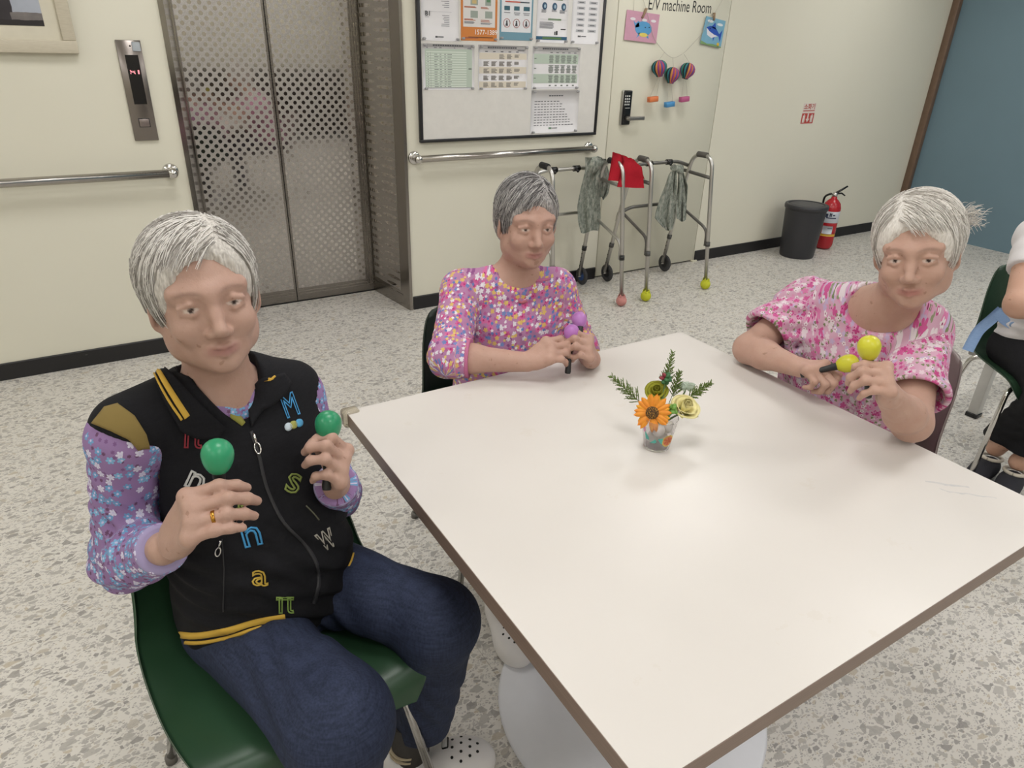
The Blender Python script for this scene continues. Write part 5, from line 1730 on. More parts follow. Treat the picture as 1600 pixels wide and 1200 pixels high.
TOCAM = lambda p: nrm(CAM - p)

# ================================================================== person in the black vest
def lookat_axes(c, tgt, roll=0.0):
    A = head_axes(nrm(tgt - c), V(0, 0, 1))
    return A @ rotm((0, 1, 0), roll)
SK1 = m_skin('skin_tan', 'bb9b8c', 'a98576', '9c6a66')
SK2 = m_skin('skin_rose', 'bd9b8c', 'ab8576', 'a06865')
SK3 = m_skin('skin_pale', 'c2a090', 'b18b7b', 'a86c68')
SK4 = m_skin('skin_warm', 'cba48f', 'bd937e', 'a86c66')

def vest_person():
    P = V(.155, 1.12, .50); N = at(345, 603, y=1.115)
    SR, SL = at(196, 684, y=1.065), at(460, 618, y=1.15)
    ER, WR = at(197, 872, z=.69), at(258, 856, depth=.985)
    EL, WL = at(522, 772, y=1.17), at(525, 757, depth=1.19)
    F = nrm(V(.28, -.96, 0)); X = V(F[1], -F[0], 0)
    hc = at(318, 462, y=1.075); sc = .94
    A = lookat_axes(hc, V(.14, -.2, 1.28), .05)
    o = thing('person', 'white haired person in a black letter vest holding two green maracas', 'person', (P[0], P[1], 0))
    secs = [(0, .150, .115, 0), (.2, .150, .125, .012), (.4, .143, .122, .018), (.6, .140, .108, .010), (.8, .135, .088, 0), (.92, .095, .066, -.008), (1, .055, .052, -.01)]
    # --- body
    so = Solid()
    so.add(loft(P, N, X, secs, off=-.006))
    so.add(rcone(N - V(0, 0, .05), hc + A @ V(0, -.022, -.05), .054, .047), .03)
    shoulder_line(so, N, SR, SL, .045, .048)
    so.add(chain([SR, ER, WR], [.044, .036, .024], .02), .03); so.add(chain([SL, EL, WL], [.044, .036, .024], .02), .03)
    tint = head(so, hc, A, sc)
    MR = at(303, 801, depth=.915)
    hR = hand(so, 'R', WR + (MR - WR) * .18, MR, .92 * CU - .22 * CR - .3 * CB, [(52, 42, 22), (56, 42, 22), (56, 40, 22), (44, 34, 18)], scale=1.0,
              thumb=[(-.062, .018, .012), (-.034, .034, .028), (-.010, .034, .046), (.008, .022, .058)])
    ML = at(534, 722, depth=1.125)
    hL = hand(so, 'L', WL, ML, .95 * CU + .1 * CR - .4 * CB, [(42, 78, 40)] * 3 + [(46, 80, 42)], scale=.98,
              thumb=[(-.064, .018, .014), (-.036, .034, .034), (-.008, .028, .050), (.014, .016, .054)])
    lo, hi = bounds(P, N, SR, SL, ER, MR, ML, EL, hc, pad=.15)
    v, q = so.mesh(lo, hi, .0028)
    put('body', np_mesh('body', v, q, {'tint': tint(v)}), SK1, o)
    # wedding ring on the ring finger
    pts = hR['fingers'][2][0]; c = pts[0] + (pts[1] - pts[0]) * .62; ax = nrm(pts[1] - pts[0])
    MB().lathe([(.0092, -.0026), (.0104, -.002), (.0104, .002), (.0092, .0026)], c, ax, 24).to('finger_ring', mat('gold', 'b8863c', .25, 1.0), o)
    # --- hair
    HM = m_hair('hair_white_grey', 'a9a39c', 'd8d3cc')
    v, q = hair_cap(hc, A, sc, .070, .013, -.085, -.045, (1.04, 1.0, .98))
    h_ = put('hair', np_mesh('hair', v, q), HM, o)
    comb(hc, A, sc, 1700, dict(part=-.03, line=.066, thick=.0148, Lr=(.08, .15), r=.0009, vol=(1.04, 1, .98), flyaway=.06, seed=3, back=-.085), h_, (mat('strand_white', 'd9d5d0', .5), mat('strand_grey', '98938d', .5)))
    # --- shirt: sleeves and the collar inside the vest
    sh = Solid()
    sh.add(loft(P + V(0, 0, .2), N + V(0, 0, .004), X, [(0, .138, .105, .01), (.5, .135, .095, .0), (.82, .10, .068, -.006), (1, .066, .062, -.008)]))
    shoulder_line(sh, N, SR, SL, .050, .050)
    we = WR + (WR - ER) * .02
    sh.add(chain([SR, ER], [.052, .049], .02), .02); sh.add(chain([ER, ER + (we - ER) * .45, we], [.050, .044, .036], .02), .03)
    wl = WL + (WL - EL) * .0
    sh.add(chain([SL, EL], [.050, .046], .02), .02); sh.add(chain([EL, EL + (wl - EL) * .5, wl], [.050, .043, .037], .02), .03)
    sh.warp(folds([(ER, nrm(ER - SR), .034, .0045, .10), (ER + (we - ER) * .5, nrm(we - ER), .03, .003, .08), ((SR + ER) / 2, nrm(V(1, .2, .8)), .05, .003, .10), (EL, nrm(EL - SL), .03, .004, .09)]))
    sh.cut(lambda p: np.where((p - WR) @ (WR - ER) > -.05, np.where(np.linalg.norm(p - WR, axis=1) < .12, (p - WR) @ nrm(WR - ER) + .012, -1), -1), .002)
    sh.cut(lambda p: np.where(np.linalg.norm(p - WL, axis=1) < .10, (p - WL) @ nrm(WL - EL) + .002, -1), .002)
    nk = N + F * .06 + V(0, 0, .0)
    sh.sub(rcone(N + F * .05 + V(0, 0, .05), N + F * .125 + V(0, 0, -.060), .040, .003), .004)
    sh.sub(rcone(N + V(0, 0, -.01), N + V(0, 0, .12), .050, .055), .004)
    v, q = sh.mesh(lo, hi, .0042)
    uvb = [(P, N, .14, 0), (SR, ER, .055, .5), (ER, WR, .046, 1.0), (SL, EL, .055, 1.5), (EL, WL, .046, 2.0)]
    for c_, ax_, r_ in ((WR - nrm(WR - ER) * .016, nrm(WR - ER), .0375), (WL - nrm(WL - EL) * .008, nrm(WL - EL), .0385)):
        MB().lathe([(.030, .005), (r_ - .003, .004), (r_ - .0005, .001), (r_ - .0005, -.003), (r_ - .004, -.004)], c_, ax_, 32).to('cuff_edge', mat('cuff_lilac', '9a8fb4', .85), o)
    shirt_m = m_floral('purple_flower_shirt', '9276a2', [(90, .30, 6, .55, ['6b4a68', '7a5a86'], None), (66, .46, 6, .72, ['6f9fc8', '7fb2d6', 'd3cfe2', '6f9fc8'], 'c9c4e0')])
    put('shirt', np_mesh('shirt', v, q, {'print_uv': limb_uv(v, uvb, TOCAM(P))}), shirt_m, o)
    # --- vest
    ve = Solid()
    vsec = [(t, a + .012 + .012 * (t < .1), b + .014 + .014 * (t < .1), c_) for t, a, b, c_ in secs]
    ve.add(loft(P - V(0, 0, .01), N + V(0, 0, .012), X, vsec[:-1] + [(1, .074, .070, -.008)], off=.004))
    for S, kk in ((SR, 1), (SL, -1)):
        ve.add(rcone(N + V(0, 0, .0), N + (S - N) * .95 + V(0, 0, .010), .056, .056), .04)
    ve.warp(folds([(P + F * .12 + V(0, 0, .08), nrm(V(.3, .2, 1)), .09, .005, .16), (P + F * .12 + V(.05, 0, .16), nrm(V(.7, .2, .7)), .07, .004, .14), (P + V(-.1, -.08, .15), nrm(V(-.4, .2, .9)), .06, .004, .12)]))
    # armholes
    ve.sub(rcone(SR + nrm(SR - N) * .016 - V(0, 0, .020), ER, .058, .060), .006); ve.sub(rcone(SL + nrm(SL - N) * .004 - V(0, 0, .012), EL, .060, .060), .006)
    # collar opening
    ve.sub(rcone(N + F * .06 + V(0, 0, .045), N + F * .152 + V(0, 0, -.105), .058, .002), .006)
    ve.sub(rcone(N + V(0, 0, -.005), N + V(0, 0, .12), .060, .062), .004)
    v, q = ve.mesh(lo, hi, .0042)
    vm = m_weave('black_vest_cloth', '121215', '1e1e22', .85)
    vest = put('vest', np_mesh('vest', v, q), vm, o)
    # --- trousers
    HR, HL = P - V(0, 0, 0) + X * .085 + V(0, 0, .012), P - X * .085 + V(0, 0, .012)
    KL, AL = at(684, 972, z=.505), at(658, 1128, z=.135)
    KR, AR = at(528, 1128, z=.50), at(522, 1290, z=.12)
    tr_ = Solid()
    tr_.add(loft(P - V(0, 0, .055), P + V(0, 0, .06), X, [(0, .158, .125, .0), (.5, .158, .120, .0), (1, .135, .105, .0)], 2.4))
    tr_.add(chain([HR - V(0, 0, .012), KR], [.084, .088], .02), .035); tr_.add(chain([HL, KL], [.084, .073], .02), .035)
    tr_.add(chain([KR, AR], [.086, .072], .02), .03); tr_.add(chain([KL, AL], [.076, .066], .02), .03)
    tr_.warp(folds([(KL - (KL - HL) * .25, nrm(V(.4, .5, -.8)), .075, .0045, .11), (KR - (KR - HR) * .3, nrm(V(.7, .4, .5)), .11, .004, .15), ((KL + AL) / 2, nrm(V(.9, -.5, .25)), .085, .0035, .15), (P + F * .13, nrm(V(.9, -.1, .3)), .06, .004, .09)]))
    tr_.cut(lambda p: np.where(np.linalg.norm(p - AL, axis=1) < .13, -(p - AL) @ V(.05, .1, .99) - .01, -1), .003)
    tr_.cut(lambda p: np.where(np.linalg.norm(p - AR, axis=1) < .13, -(p - AR) @ V(0, 0, 1.), -1), .003)
    l2, h2 = bounds(P, KL, KR, AL, AR, pad=.17)
    v, q = tr_.mesh(l2, h2, .0055)
    put('trousers', np_mesh('trousers', v, q), m_weave('navy_weave', '1d2231', '39415a', .8, 300), o)
    # --- socks and clogs
    ank, toe = at(636, 1162, z=.09), at(728, 1184, z=.035)
    fd = nrm(V(toe[0] - ank[0], toe[1] - ank[1], 0)); 
    clog(o, ank, fd, True); 
    SOCK = mat('sock_grey', '4d4a48', .9, 0, .1, .1, 120)
    MB().tube([ank + V(0, 0, .09), ank + V(0, 0, .03), ank - V(0, 0, .03) + fd * .01], [.041, .038, .040], 24).to('sock', SOCK, o)
    for zz in (.000, -.013): MB().tube([ank + V(0, 0, zz - .003), ank + V(0, 0, zz + .003)], .0405, 24).to('sock_stripe', mat('sock_cream', 'b9aa90', .9), o)
    a2 = AR - V(0, 0, .03); clog(o, a2, nrm(V(.35, -.93, 0)), False)
    MB().tube([a2 + V(0, 0, .1), a2 - V(0, 0, .03)], [.040, .040], 24).to('sock', SOCK, o)
    # --- vest trims, laid on its surface
    bv = bvh_of(vest)
    YEL = mat('rib_yellow', 'c9a23e', .8); KHA = mat('khaki_lining', '7d6a38', .85)
    def on(nm, pts, w_, mt_, lift=.0015, thick=.001, n=26, par=None):
        if n: 
            P2 = smooth_px(pts, n)
            ww = list(np.interp(np.linspace(0, 1, n), np.linspace(0, 1, len(w_)), w_)) if hasattr(w_, '__len__') else w_
        else: P2, ww = pts, w_
        m2 = lay_on(bv, *strip_px(P2, ww), lift=lift, thick=thick)
        return m2.to(nm, mt_, par or vest) if m2 else None
    # waist rib stripes
    hem1 = [(246, 982), (290, 990), (340, 982), (400, 966), (450, 956)]
    on('hem_stripe', [(250, 985), (300, 993), (350, 986), (400, 972), (445, 964)], 9, YEL, .002)
    on('hem_stripe', [(253, 995), (300, 1004), (350, 997), (400, 981), (445, 970)], 4, YEL, .002)
    on('hem_stripe', [(557, 858), (551, 878), (541, 897)], 8, YEL, .002)
    on('hem_stripe', [(566, 862), (560, 880), (551, 898)], 3, YEL, .002)
    # collar: the turned-down flap with its stripes, and its mate
    flapL = [(238, 560), (262, 580), (292, 612), (322, 640), (352, 668), (340, 684), (308, 684), (281, 672), (262, 640), (246, 604)]
    m2 = lay_on(bv, flapL, [tuple(range(len(flapL)))], .006, .003)
    if m2: m2.to('collar_flap', vm, vest)
    flapR = [(392, 668), (388, 640), (396, 612), (412, 592), (440, 586), (452, 600), (436, 622), (412, 640)]
    m2 = lay_on(bv, flapR, [tuple(range(len(flapR)))], .006, .003)
    if m2: m2.to('collar_flap', vm, vest)
    on('collar_stripe', [(242, 566), (256, 598), (272, 625), (290, 651)], [5, 8, 9, 10], YEL, .0105)
    on('collar_stripe', [(238, 574), (250, 606), (264, 632), (281, 655)], [2, 3, 3.5, 4], YEL, .0105)
    on('collar_stripe', [(416, 598), (420, 594), (423, 591)], 3, YEL, .0105)
    # khaki armhole facing
    fc = [(147, 662), (166, 638), (185, 633), (210, 651), (227, 678), (238, 720), (221, 706), (201, 686), (174, 673)]
    m2 = lay_on(bv, fc, [tuple(range(9))], .003, .002)
    if m2: m2.to('armhole_facing', KHA, vest)
    on('collar_facing', [(352, 640), (366, 650), (380, 664)], [8, 12, 5], mat('olive_facing', '8d8a3e', .85), .004)
    # zip
    ZIP = mat('zip_dark', '2b2b2e', .6)
    on('zip', [(392, 674), (404, 710), (416, 760), (440, 812), (474, 848), (494, 880), (498, 910), (490, 944)], 5, ZIP, .001)
    def pull(px, py, px2, py2):
        a, b = cast(bv, px, py, .004), cast(bv, px2, py2, .005)
        if a is None or b is None: return
        g = MB().tube([a, a + (b - a) * .45], .0022, 8)
        c = a + (b - a) * .75; dv = nrm(b - a); nn = TOCAM(c); sv = np.cross(dv, nn); L = np.linalg.norm(b - a)
        g.tube([c + dv * L * .28 * math.cos(t) + sv * .0045 * math.sin(t) for t in np.linspace(0, 2 * math.pi, 17)], .0013, 6, False)
        g.to('zip_pull', CHROME, vest)['kind'] = 'stuff'
    pull(395, 678, 403, 708); pull(345, 842, 341, 866)
    on('pocket_seam', [(478, 790), (490, 802), (498, 812)], 2, mat('seam_grey', '6a6a58', .8), .001)
    on('pocket_seam', [(347, 842), (350, 890), (349, 955)], 1.6, ZIP, .001)
    # embroidered letters
    def letter(txt, px, py, hpx, colr, rot=0.0, outline=.045, sx=1.0, shear=0.0, nm='embroidered_letter'):
        tv, tf = text_mesh(txt, 1.0, 0, outline, 2)
        if not len(tv): return
        hh = tv[:, 1].max() - tv[:, 1].min(); tv = tv * (hpx / hh)
        tv[:, 1] -= (tv[:, 1].max() + tv[:, 1].min()) / 2; tv[:, 0] -= (tv[:, 0].max() + tv[:, 0].min()) / 2
        x = tv[:, 0] * sx + tv[:, 1] * shear; y = tv[:, 1]
        cr, sr = math.cos(rot), math.sin(rot)
        pts = []; ok = True
        for xx, yy, zz in zip(x, y, tv[:, 2]):
            p = cast(bv, px + xx * cr + yy * sr, py + xx * sr - yy * cr, .0012 + max(0, zz) * .0004 + .0004)
            if p is None: ok = False; break
            pts.append(p)
        if ok: MB().raw(pts, tf, True).to(nm, mat('thread_' + colr, colr, .7), vest)
    letter('π', 300, 684, 33, '8f2a36', .05, .026)
    letter('M', 452, 633, 38, '3f8fc4', -.35, .026, .62)
    letter('s', 458, 755, 33, '7d8a44', .3, .026)
    letter('n', 306, 752, 28, 'c9c9c6', .45, .03, 1.2)
    letter('g', 380, 790, 40, '7d8a44', .2, .026)
    letter('n', 393, 838, 31, '3f8fc4', -.25, .026, 1.15)
    letter('w', 509, 843, 30, 'a9a49a', -.5, .026, .6)
    letter('a', 406, 903, 26, 'c0a03e', .05, .026, 1.2)
    letter('π', 445, 945, 27, '7f9a4a', .0, .026)
    for (px, py, cc, ch_) in ((450, 667, 'b9c6cf', 'N'), (458, 664, '9a9a4e', 'e'), (467, 661, '4f9ac4', 'w')):
        ring = [(px + 5.5 * math.cos(t), py + 6.5 * math.sin(t)) for t in np.linspace(0, 2 * math.pi, 14, endpoint=False)]
        m2 = lay_on(bv, ring, [tuple(range(14))], .0014, .001)
        if m2: m2.to('round_badge', mat('badge_' + cc, cc, .7), vest)
        letter(ch_, px, py, 6, '3c4a5a' if ch_ != 'w' else 'd8d2b0', 0, .05, 1, 0, 'badge_letter')
    # --- maracas
    maraca(at(340, 712, depth=.945), at(345, 775, depth=.955), '2f9468', 'green maraca held beside the gold finger ring hand')
    maraca(at(513, 664, depth=1.125), at(512, 705, depth=1.125), '2b8a60', 'green maraca held in the hand nearest the table corner')
CLOGM = mat('white_clog', 'dbd8d8', .45, 0, .4, .03)
def clog(o, ank, fd, charm, floor=0.0):
    """white foam clog with holes; ank above the heel, fd the toe direction"""
    sd = V(fd[1], -fd[0], 0); base = V(ank[0], ank[1], floor)
    A = np.stack([fd, sd, V(0, 0, 1)], 1)
    so = Solid()
    T = lambda x, y, z: base + A @ V(x, y, z)
    so.add(ellip(T(.015, 0, .020), V(.068, .042, .030), A)); so.add(ellip(T(.12, 0, .020), V(.075, .050, .030), A), .05)
    so.add(ellip(T(.125, 0, .040), V(.068, .046, .034), A), .03)
    so.add(ellip(T(-.01, 0, .045), V(.045, .040, .030), A), .03)
    so.sub(ellip(T(.012, 0, .085), V(.052, .032, .045), A), .006)
    so.cut(plane(base + V(0, 0, .002), (0, 0, -1)), .004)
    v, q = so.mesh(*bounds(T(-.07, 0, 0), T(.2, 0, .08), pad=.07), .0045)
    c = put('clog', np_mesh('clog', v, q), CLOGM, o)
    b = bvh_of(c)
    for i, (x, y) in enumerate([(.10, -.022), (.10, 0), (.10, .022), (.12, -.03), (.12, -.01), (.12, .011), (.12, .03), (.14, -.02), (.14, 0), (.14, .02), (.157, -.01), (.157, .01)]):
        hit = b.ray_cast(Vector(tuple(T(x, y, .2))), Vector((0, 0, -1)))
        if hit[0] is None: continue
        MB().lathe([(0, -.002), (.0034, -.002), (.0034, .0006), (0, .0006)], np.array(hit[0]), np.array(hit[1]), 10).to('vent_hole', GAPBLK, c)
    if charm:
        hit = b.ray_cast(Vector(tuple(T(.085, -.012, .2))), Vector((0, 0, -1)))
        if hit[0] is not None:
            p = np.array(hit[0])
            Rm = A @ rotm((0, 1, 0), -.35)
            g = MB().rbox(V(-.008, -.014, 0), V(.008, .014, .005), .003, 2); g.v = [tuple(p + Rm @ np.array(q_)) for q_ in g.v]
            cm = g.to('shoe_charm', LKB, c)
            g = MB().rbox(V(-.0058, -.0118, .0042), V(.0058, .0118, .0058), .001, 1); g.v = [tuple(p + Rm @ np.array(q_)) for q_ in g.v]
            g.to('shoe_charm', mat('charm_white', 'cfcfcf', .4), c)
    return c

def plain_trousers(o, P, X, HR, HL, KR, KL, AR, AL, mt_, r=(.082, .068, .055), h=.007):
    tr_ = Solid()
    tr_.add(loft(P - V(0, 0, .06), P + V(0, 0, .08), X, [(0, .155, .12, 0), (.5, .155, .12, 0), (1, .135, .11, 0)], 2.4))
    for H_, K_, A_ in ((HR, KR, AR), (HL, KL, AL)):
        tr_.add(chain([H_, K_], [r[0], r[1]], .02), .04); tr_.add(chain([K_, A_], [r[1], r[2]], .02), .03)
    tr_.warp(folds([(KR, nrm(KR - HR), .08, .004, .12), (KL, nrm(KL - HL), .08, .004, .12), ((KR + AR) / 2, V(0, .3, 1), .05, .003, .14)]))
    for A_ in (AR, AL): tr_.cut(lambda p, A_=A_: np.where(np.linalg.norm(p - A_, axis=1) < .12, -(p - A_)[:, 2], -1), .003)
    v, q = tr_.mesh(*bounds(P, KL, KR, AL, AR, pad=.16), h)
    return put('trousers', np_mesh('trousers', v, q), mt_, o)

# ================================================================== person with the lilac maracas, behind the table's long edge
def lilac_person():
    P = V(.965, 1.58, .50); N = at(803, 428, y=1.545)
    SR, SL = at(722, 455, y=1.58), at(868, 450, y=1.535)
    ER, WR = at(702, 558, y=1.43), at(824, 566, z=.777)
    EL, WL = at(908, 545, y=1.49), at(924, 562, depth=1.80)
    F = nrm(V(-.12, -.99, 0)); X = V(F[1], -F[0], 0)
    hc = at(824, 347, y=1.50); sc = .94
    A = lookat_axes(hc, V(.62, .1, 1.05), -.03)
    o = thing('person', 'grey haired person in a flowered pink top holding two lilac maracas', 'person', (P[0], P[1], 0))
    secs = [(0, .150, .115, 0), (.25, .148, .122, .012), (.5, .143, .112, .014), (.75, .138, .098, .004), (.9, .105, .070, -.006), (1, .056, .052, -.01)]
    so = Solid()
    so.add(loft(P, N, X, secs, off=-.006))
    so.add(rcone(N - V(0, 0, .05), hc + A @ V(0, -.022, -.05), .052, .046), .03)
    shoulder_line(so, N, SR, SL, .044, .046)
    so.add(chain([SR, ER], [.043, .036], .02), .03); so.add(chain([ER, ER + (WR - ER) * .3, WR], [.036, .035, .0245], .02), .02)
    so.add(chain([SL, EL, WL], [.043, .036, .0245], .02), .03)
    tint = head(so, hc, A, sc)
    MR = at(862, 545, depth=1.715)
    hR = hand(so, 'R', WR + (MR - WR) * .1, MR, .8 * CU - .5 * CB - .3 * CR, [(38, 44, 24), (40, 46, 26), (42, 46, 26), (40, 40, 22)], scale=.98,
              thumb=[(-.062, .016, .014), (-.034, .030, .032), (-.008, .026, .050), (.016, .012, .058)])
    ML = at(918, 541, depth=1.745)
    hL = hand(so, 'L', WL, ML, .95 * CU - .3 * CB, [(42, 76, 38)] * 4, scale=.95)
    lo, hi = bounds(P, N, SR, SL, ER, MR, ML, EL, hc, pad=.15)
    v, q = so.mesh(lo, hi, .003)
    put('body', np_mesh('body', v, q, {'tint': tint(v)}), SK2, o)
    HM = m_hair('hair_steel_grey', '5c5858', 'bab6b3')
    v, q = hair_cap(hc, A, sc, .058, .012, -.075, -.035, (1.0, 1.0, 1.0))
    h_ = put('hair', np_mesh('hair', v, q), HM, o)
    comb(hc, A, sc, 1500, dict(part=-.03, line=.055, thick=.0135, Lr=(.08, .15), r=.0010, flyaway=.03, seed=5), h_, (mat('strand_silver', 'b5b2b0', .45), mat('strand_dark', '4a4748', .45), mat('strand_mid', '7c7978', .45)))
    # flowered top
    sh = Solid()
    sh.add(loft(P - V(0, 0, .02), N + V(0, 0, -.004), X, [(t, a + .010, b + .012, c_) for t, a, b, c_ in secs[:-1]] + [(1, .082, .076, -.004)]))
    shoulder_line(sh, N, SR, SL, .050, .054)
    cu = ER + (WR - ER) * .22
    sh.add(chain([SR, ER], [.056, .051], .02), .025); sh.add(chain([ER, cu], [.052, .049], .02), .02)
    cl = EL + (WL - EL) * .3
    sh.add(chain([SL, EL], [.054, .050], .02), .025); sh.add(chain([EL, cl], [.050, .046], .02), .02)
    sh.warp(folds([(ER, nrm(ER - SR), .028, .004, .08), (SL + (EL - SL) * .6, nrm(V(.2, .2, 1)), .035, .003, .09), (P + F * .12 + V(.04, 0, .22), V(1, 0, .3), .07, .003, .12)]))
    sh.cut(lambda p: np.where(np.linalg.norm(p - cu, axis=1) < .075, (p - cu) @ nrm(WR - ER) - .01, -1), .002)
    sh.cut(lambda p: np.where(np.linalg.norm(p - cl, axis=1) < .07, (p - cl) @ nrm(WL - EL) - .01, -1), .002)
    sh.sub(ellip(N + F * .05 + V(0, 0, .018), V(.070, .052, .032), np.stack([X, F, V(0, 0, 1)], 1) @ rotm((1, 0, 0), -.5)), .004)
    sh.sub(rcone(N + V(0, 0, -.01), N + V(0, 0, .12), .058, .060), .004)
    v, q = sh.mesh(lo, hi, .0045)
    uvb = [(P, N, .14, 0), (SR, ER, .055, .5), (ER, WR, .05, 1.0), (SL, EL, .055, 1.5), (EL, WL, .05, 2.0)]
    tm = m_floral('pink_flower_top', 'b07ea4', [(70, .36, 7, .6, ['8d5286', 'ad5f92', 'ad5f92'], None), (46, .42, 6, .55, ['c8588e', 'cf6a9c'], 'a83a70'), (64, .42, 5, .62, ['d9d4dc', '6f83b8', 'd3b268', 'd9d4dc', 'd3b268'], None), (85, .36, 5, .45, ['d8c070', 'e0dbe2', '5c78b4'], None)])
    top = put('flowered_top', np_mesh('flowered_top', v, q, {'print_uv': limb_uv(v, uvb, TOCAM(N))}), tm, o)
    bt = bvh_of(top)
    PK = mat('pink_binding', 'b9688e', .8)
    m2 = lay_on(bt, *strip_px(smooth_px([(757, 404), (764, 416), (780, 428), (806, 438), (834, 440), (858, 436)], 24), 4), lift=.001, thick=.0016)
    if m2: m2.to('neck_binding', PK, top)
    ax = nrm(WR - ER); c = cu + ax * .006
    MB().lathe([(.047, -.004), (.0505, -.004), (.0505, .004), (.047, .004)], c, ax, 28).to('cuff_binding', PK, top)
    m2 = lay_on(bt, [(810, 468), (815, 471), (820, 468), (824, 471), (818, 475), (811, 474)], [tuple(range(6))], .002, .002)
    if m2: m2.to('small_bow', mat('bow_pink', 'b06070', .7), top)
    HR, HL = P + X * .085, P - X * .085
    KR, KL = HR + F * .36 + V(0, 0, 0), HL + F * .36 - X * .02
    sA = at(783, 925, z=.10); tA = at(806, 1012, z=.03); fA = nrm(V(tA[0] - sA[0], tA[1] - sA[1], 0))
    AR, AL = V(sA[0], sA[1], .12), V(sA[0] + .24, sA[1] - .02, .12)
    plain_trousers(o, P, X, HR, HL, KR, KL, AR, AL, m_weave('dark_trousers', '2a2a30', '3c3c44'))
    for a_ in (AR, AL):
        b_ = a_ - V(0, 0, .02)
        clog(o, b_ + V(0, .0, 0), fA, False)
        MB().tube([b_ + V(0, 0, .1), b_ - V(0, 0, .05)], .038, 20).to('sock', mat('sock_black', '26262b', .9), o)
        for zz, cc in ((.03, 'b0a03a'), (.01, '8a2a3a'), (-.015, 'b0a03a')): MB().tube([b_ + V(0, 0, zz), b_ + V(0, 0, zz + .006)], .0395, 20).to('sock_stripe', mat('sock_' + cc, cc, .9), o)
    maraca(at(893, 520, depth=1.745), at(889, 562, depth=1.745), 'b070b8', 'lilac maraca standing on the table edge in the hand over the long forearm', .0195)
    maraca(at(905, 500, depth=1.80), at(908, 540, depth=1.775), 'b276ba', 'lilac maraca held in the hand tucked behind the other lilac maraca', .0195)

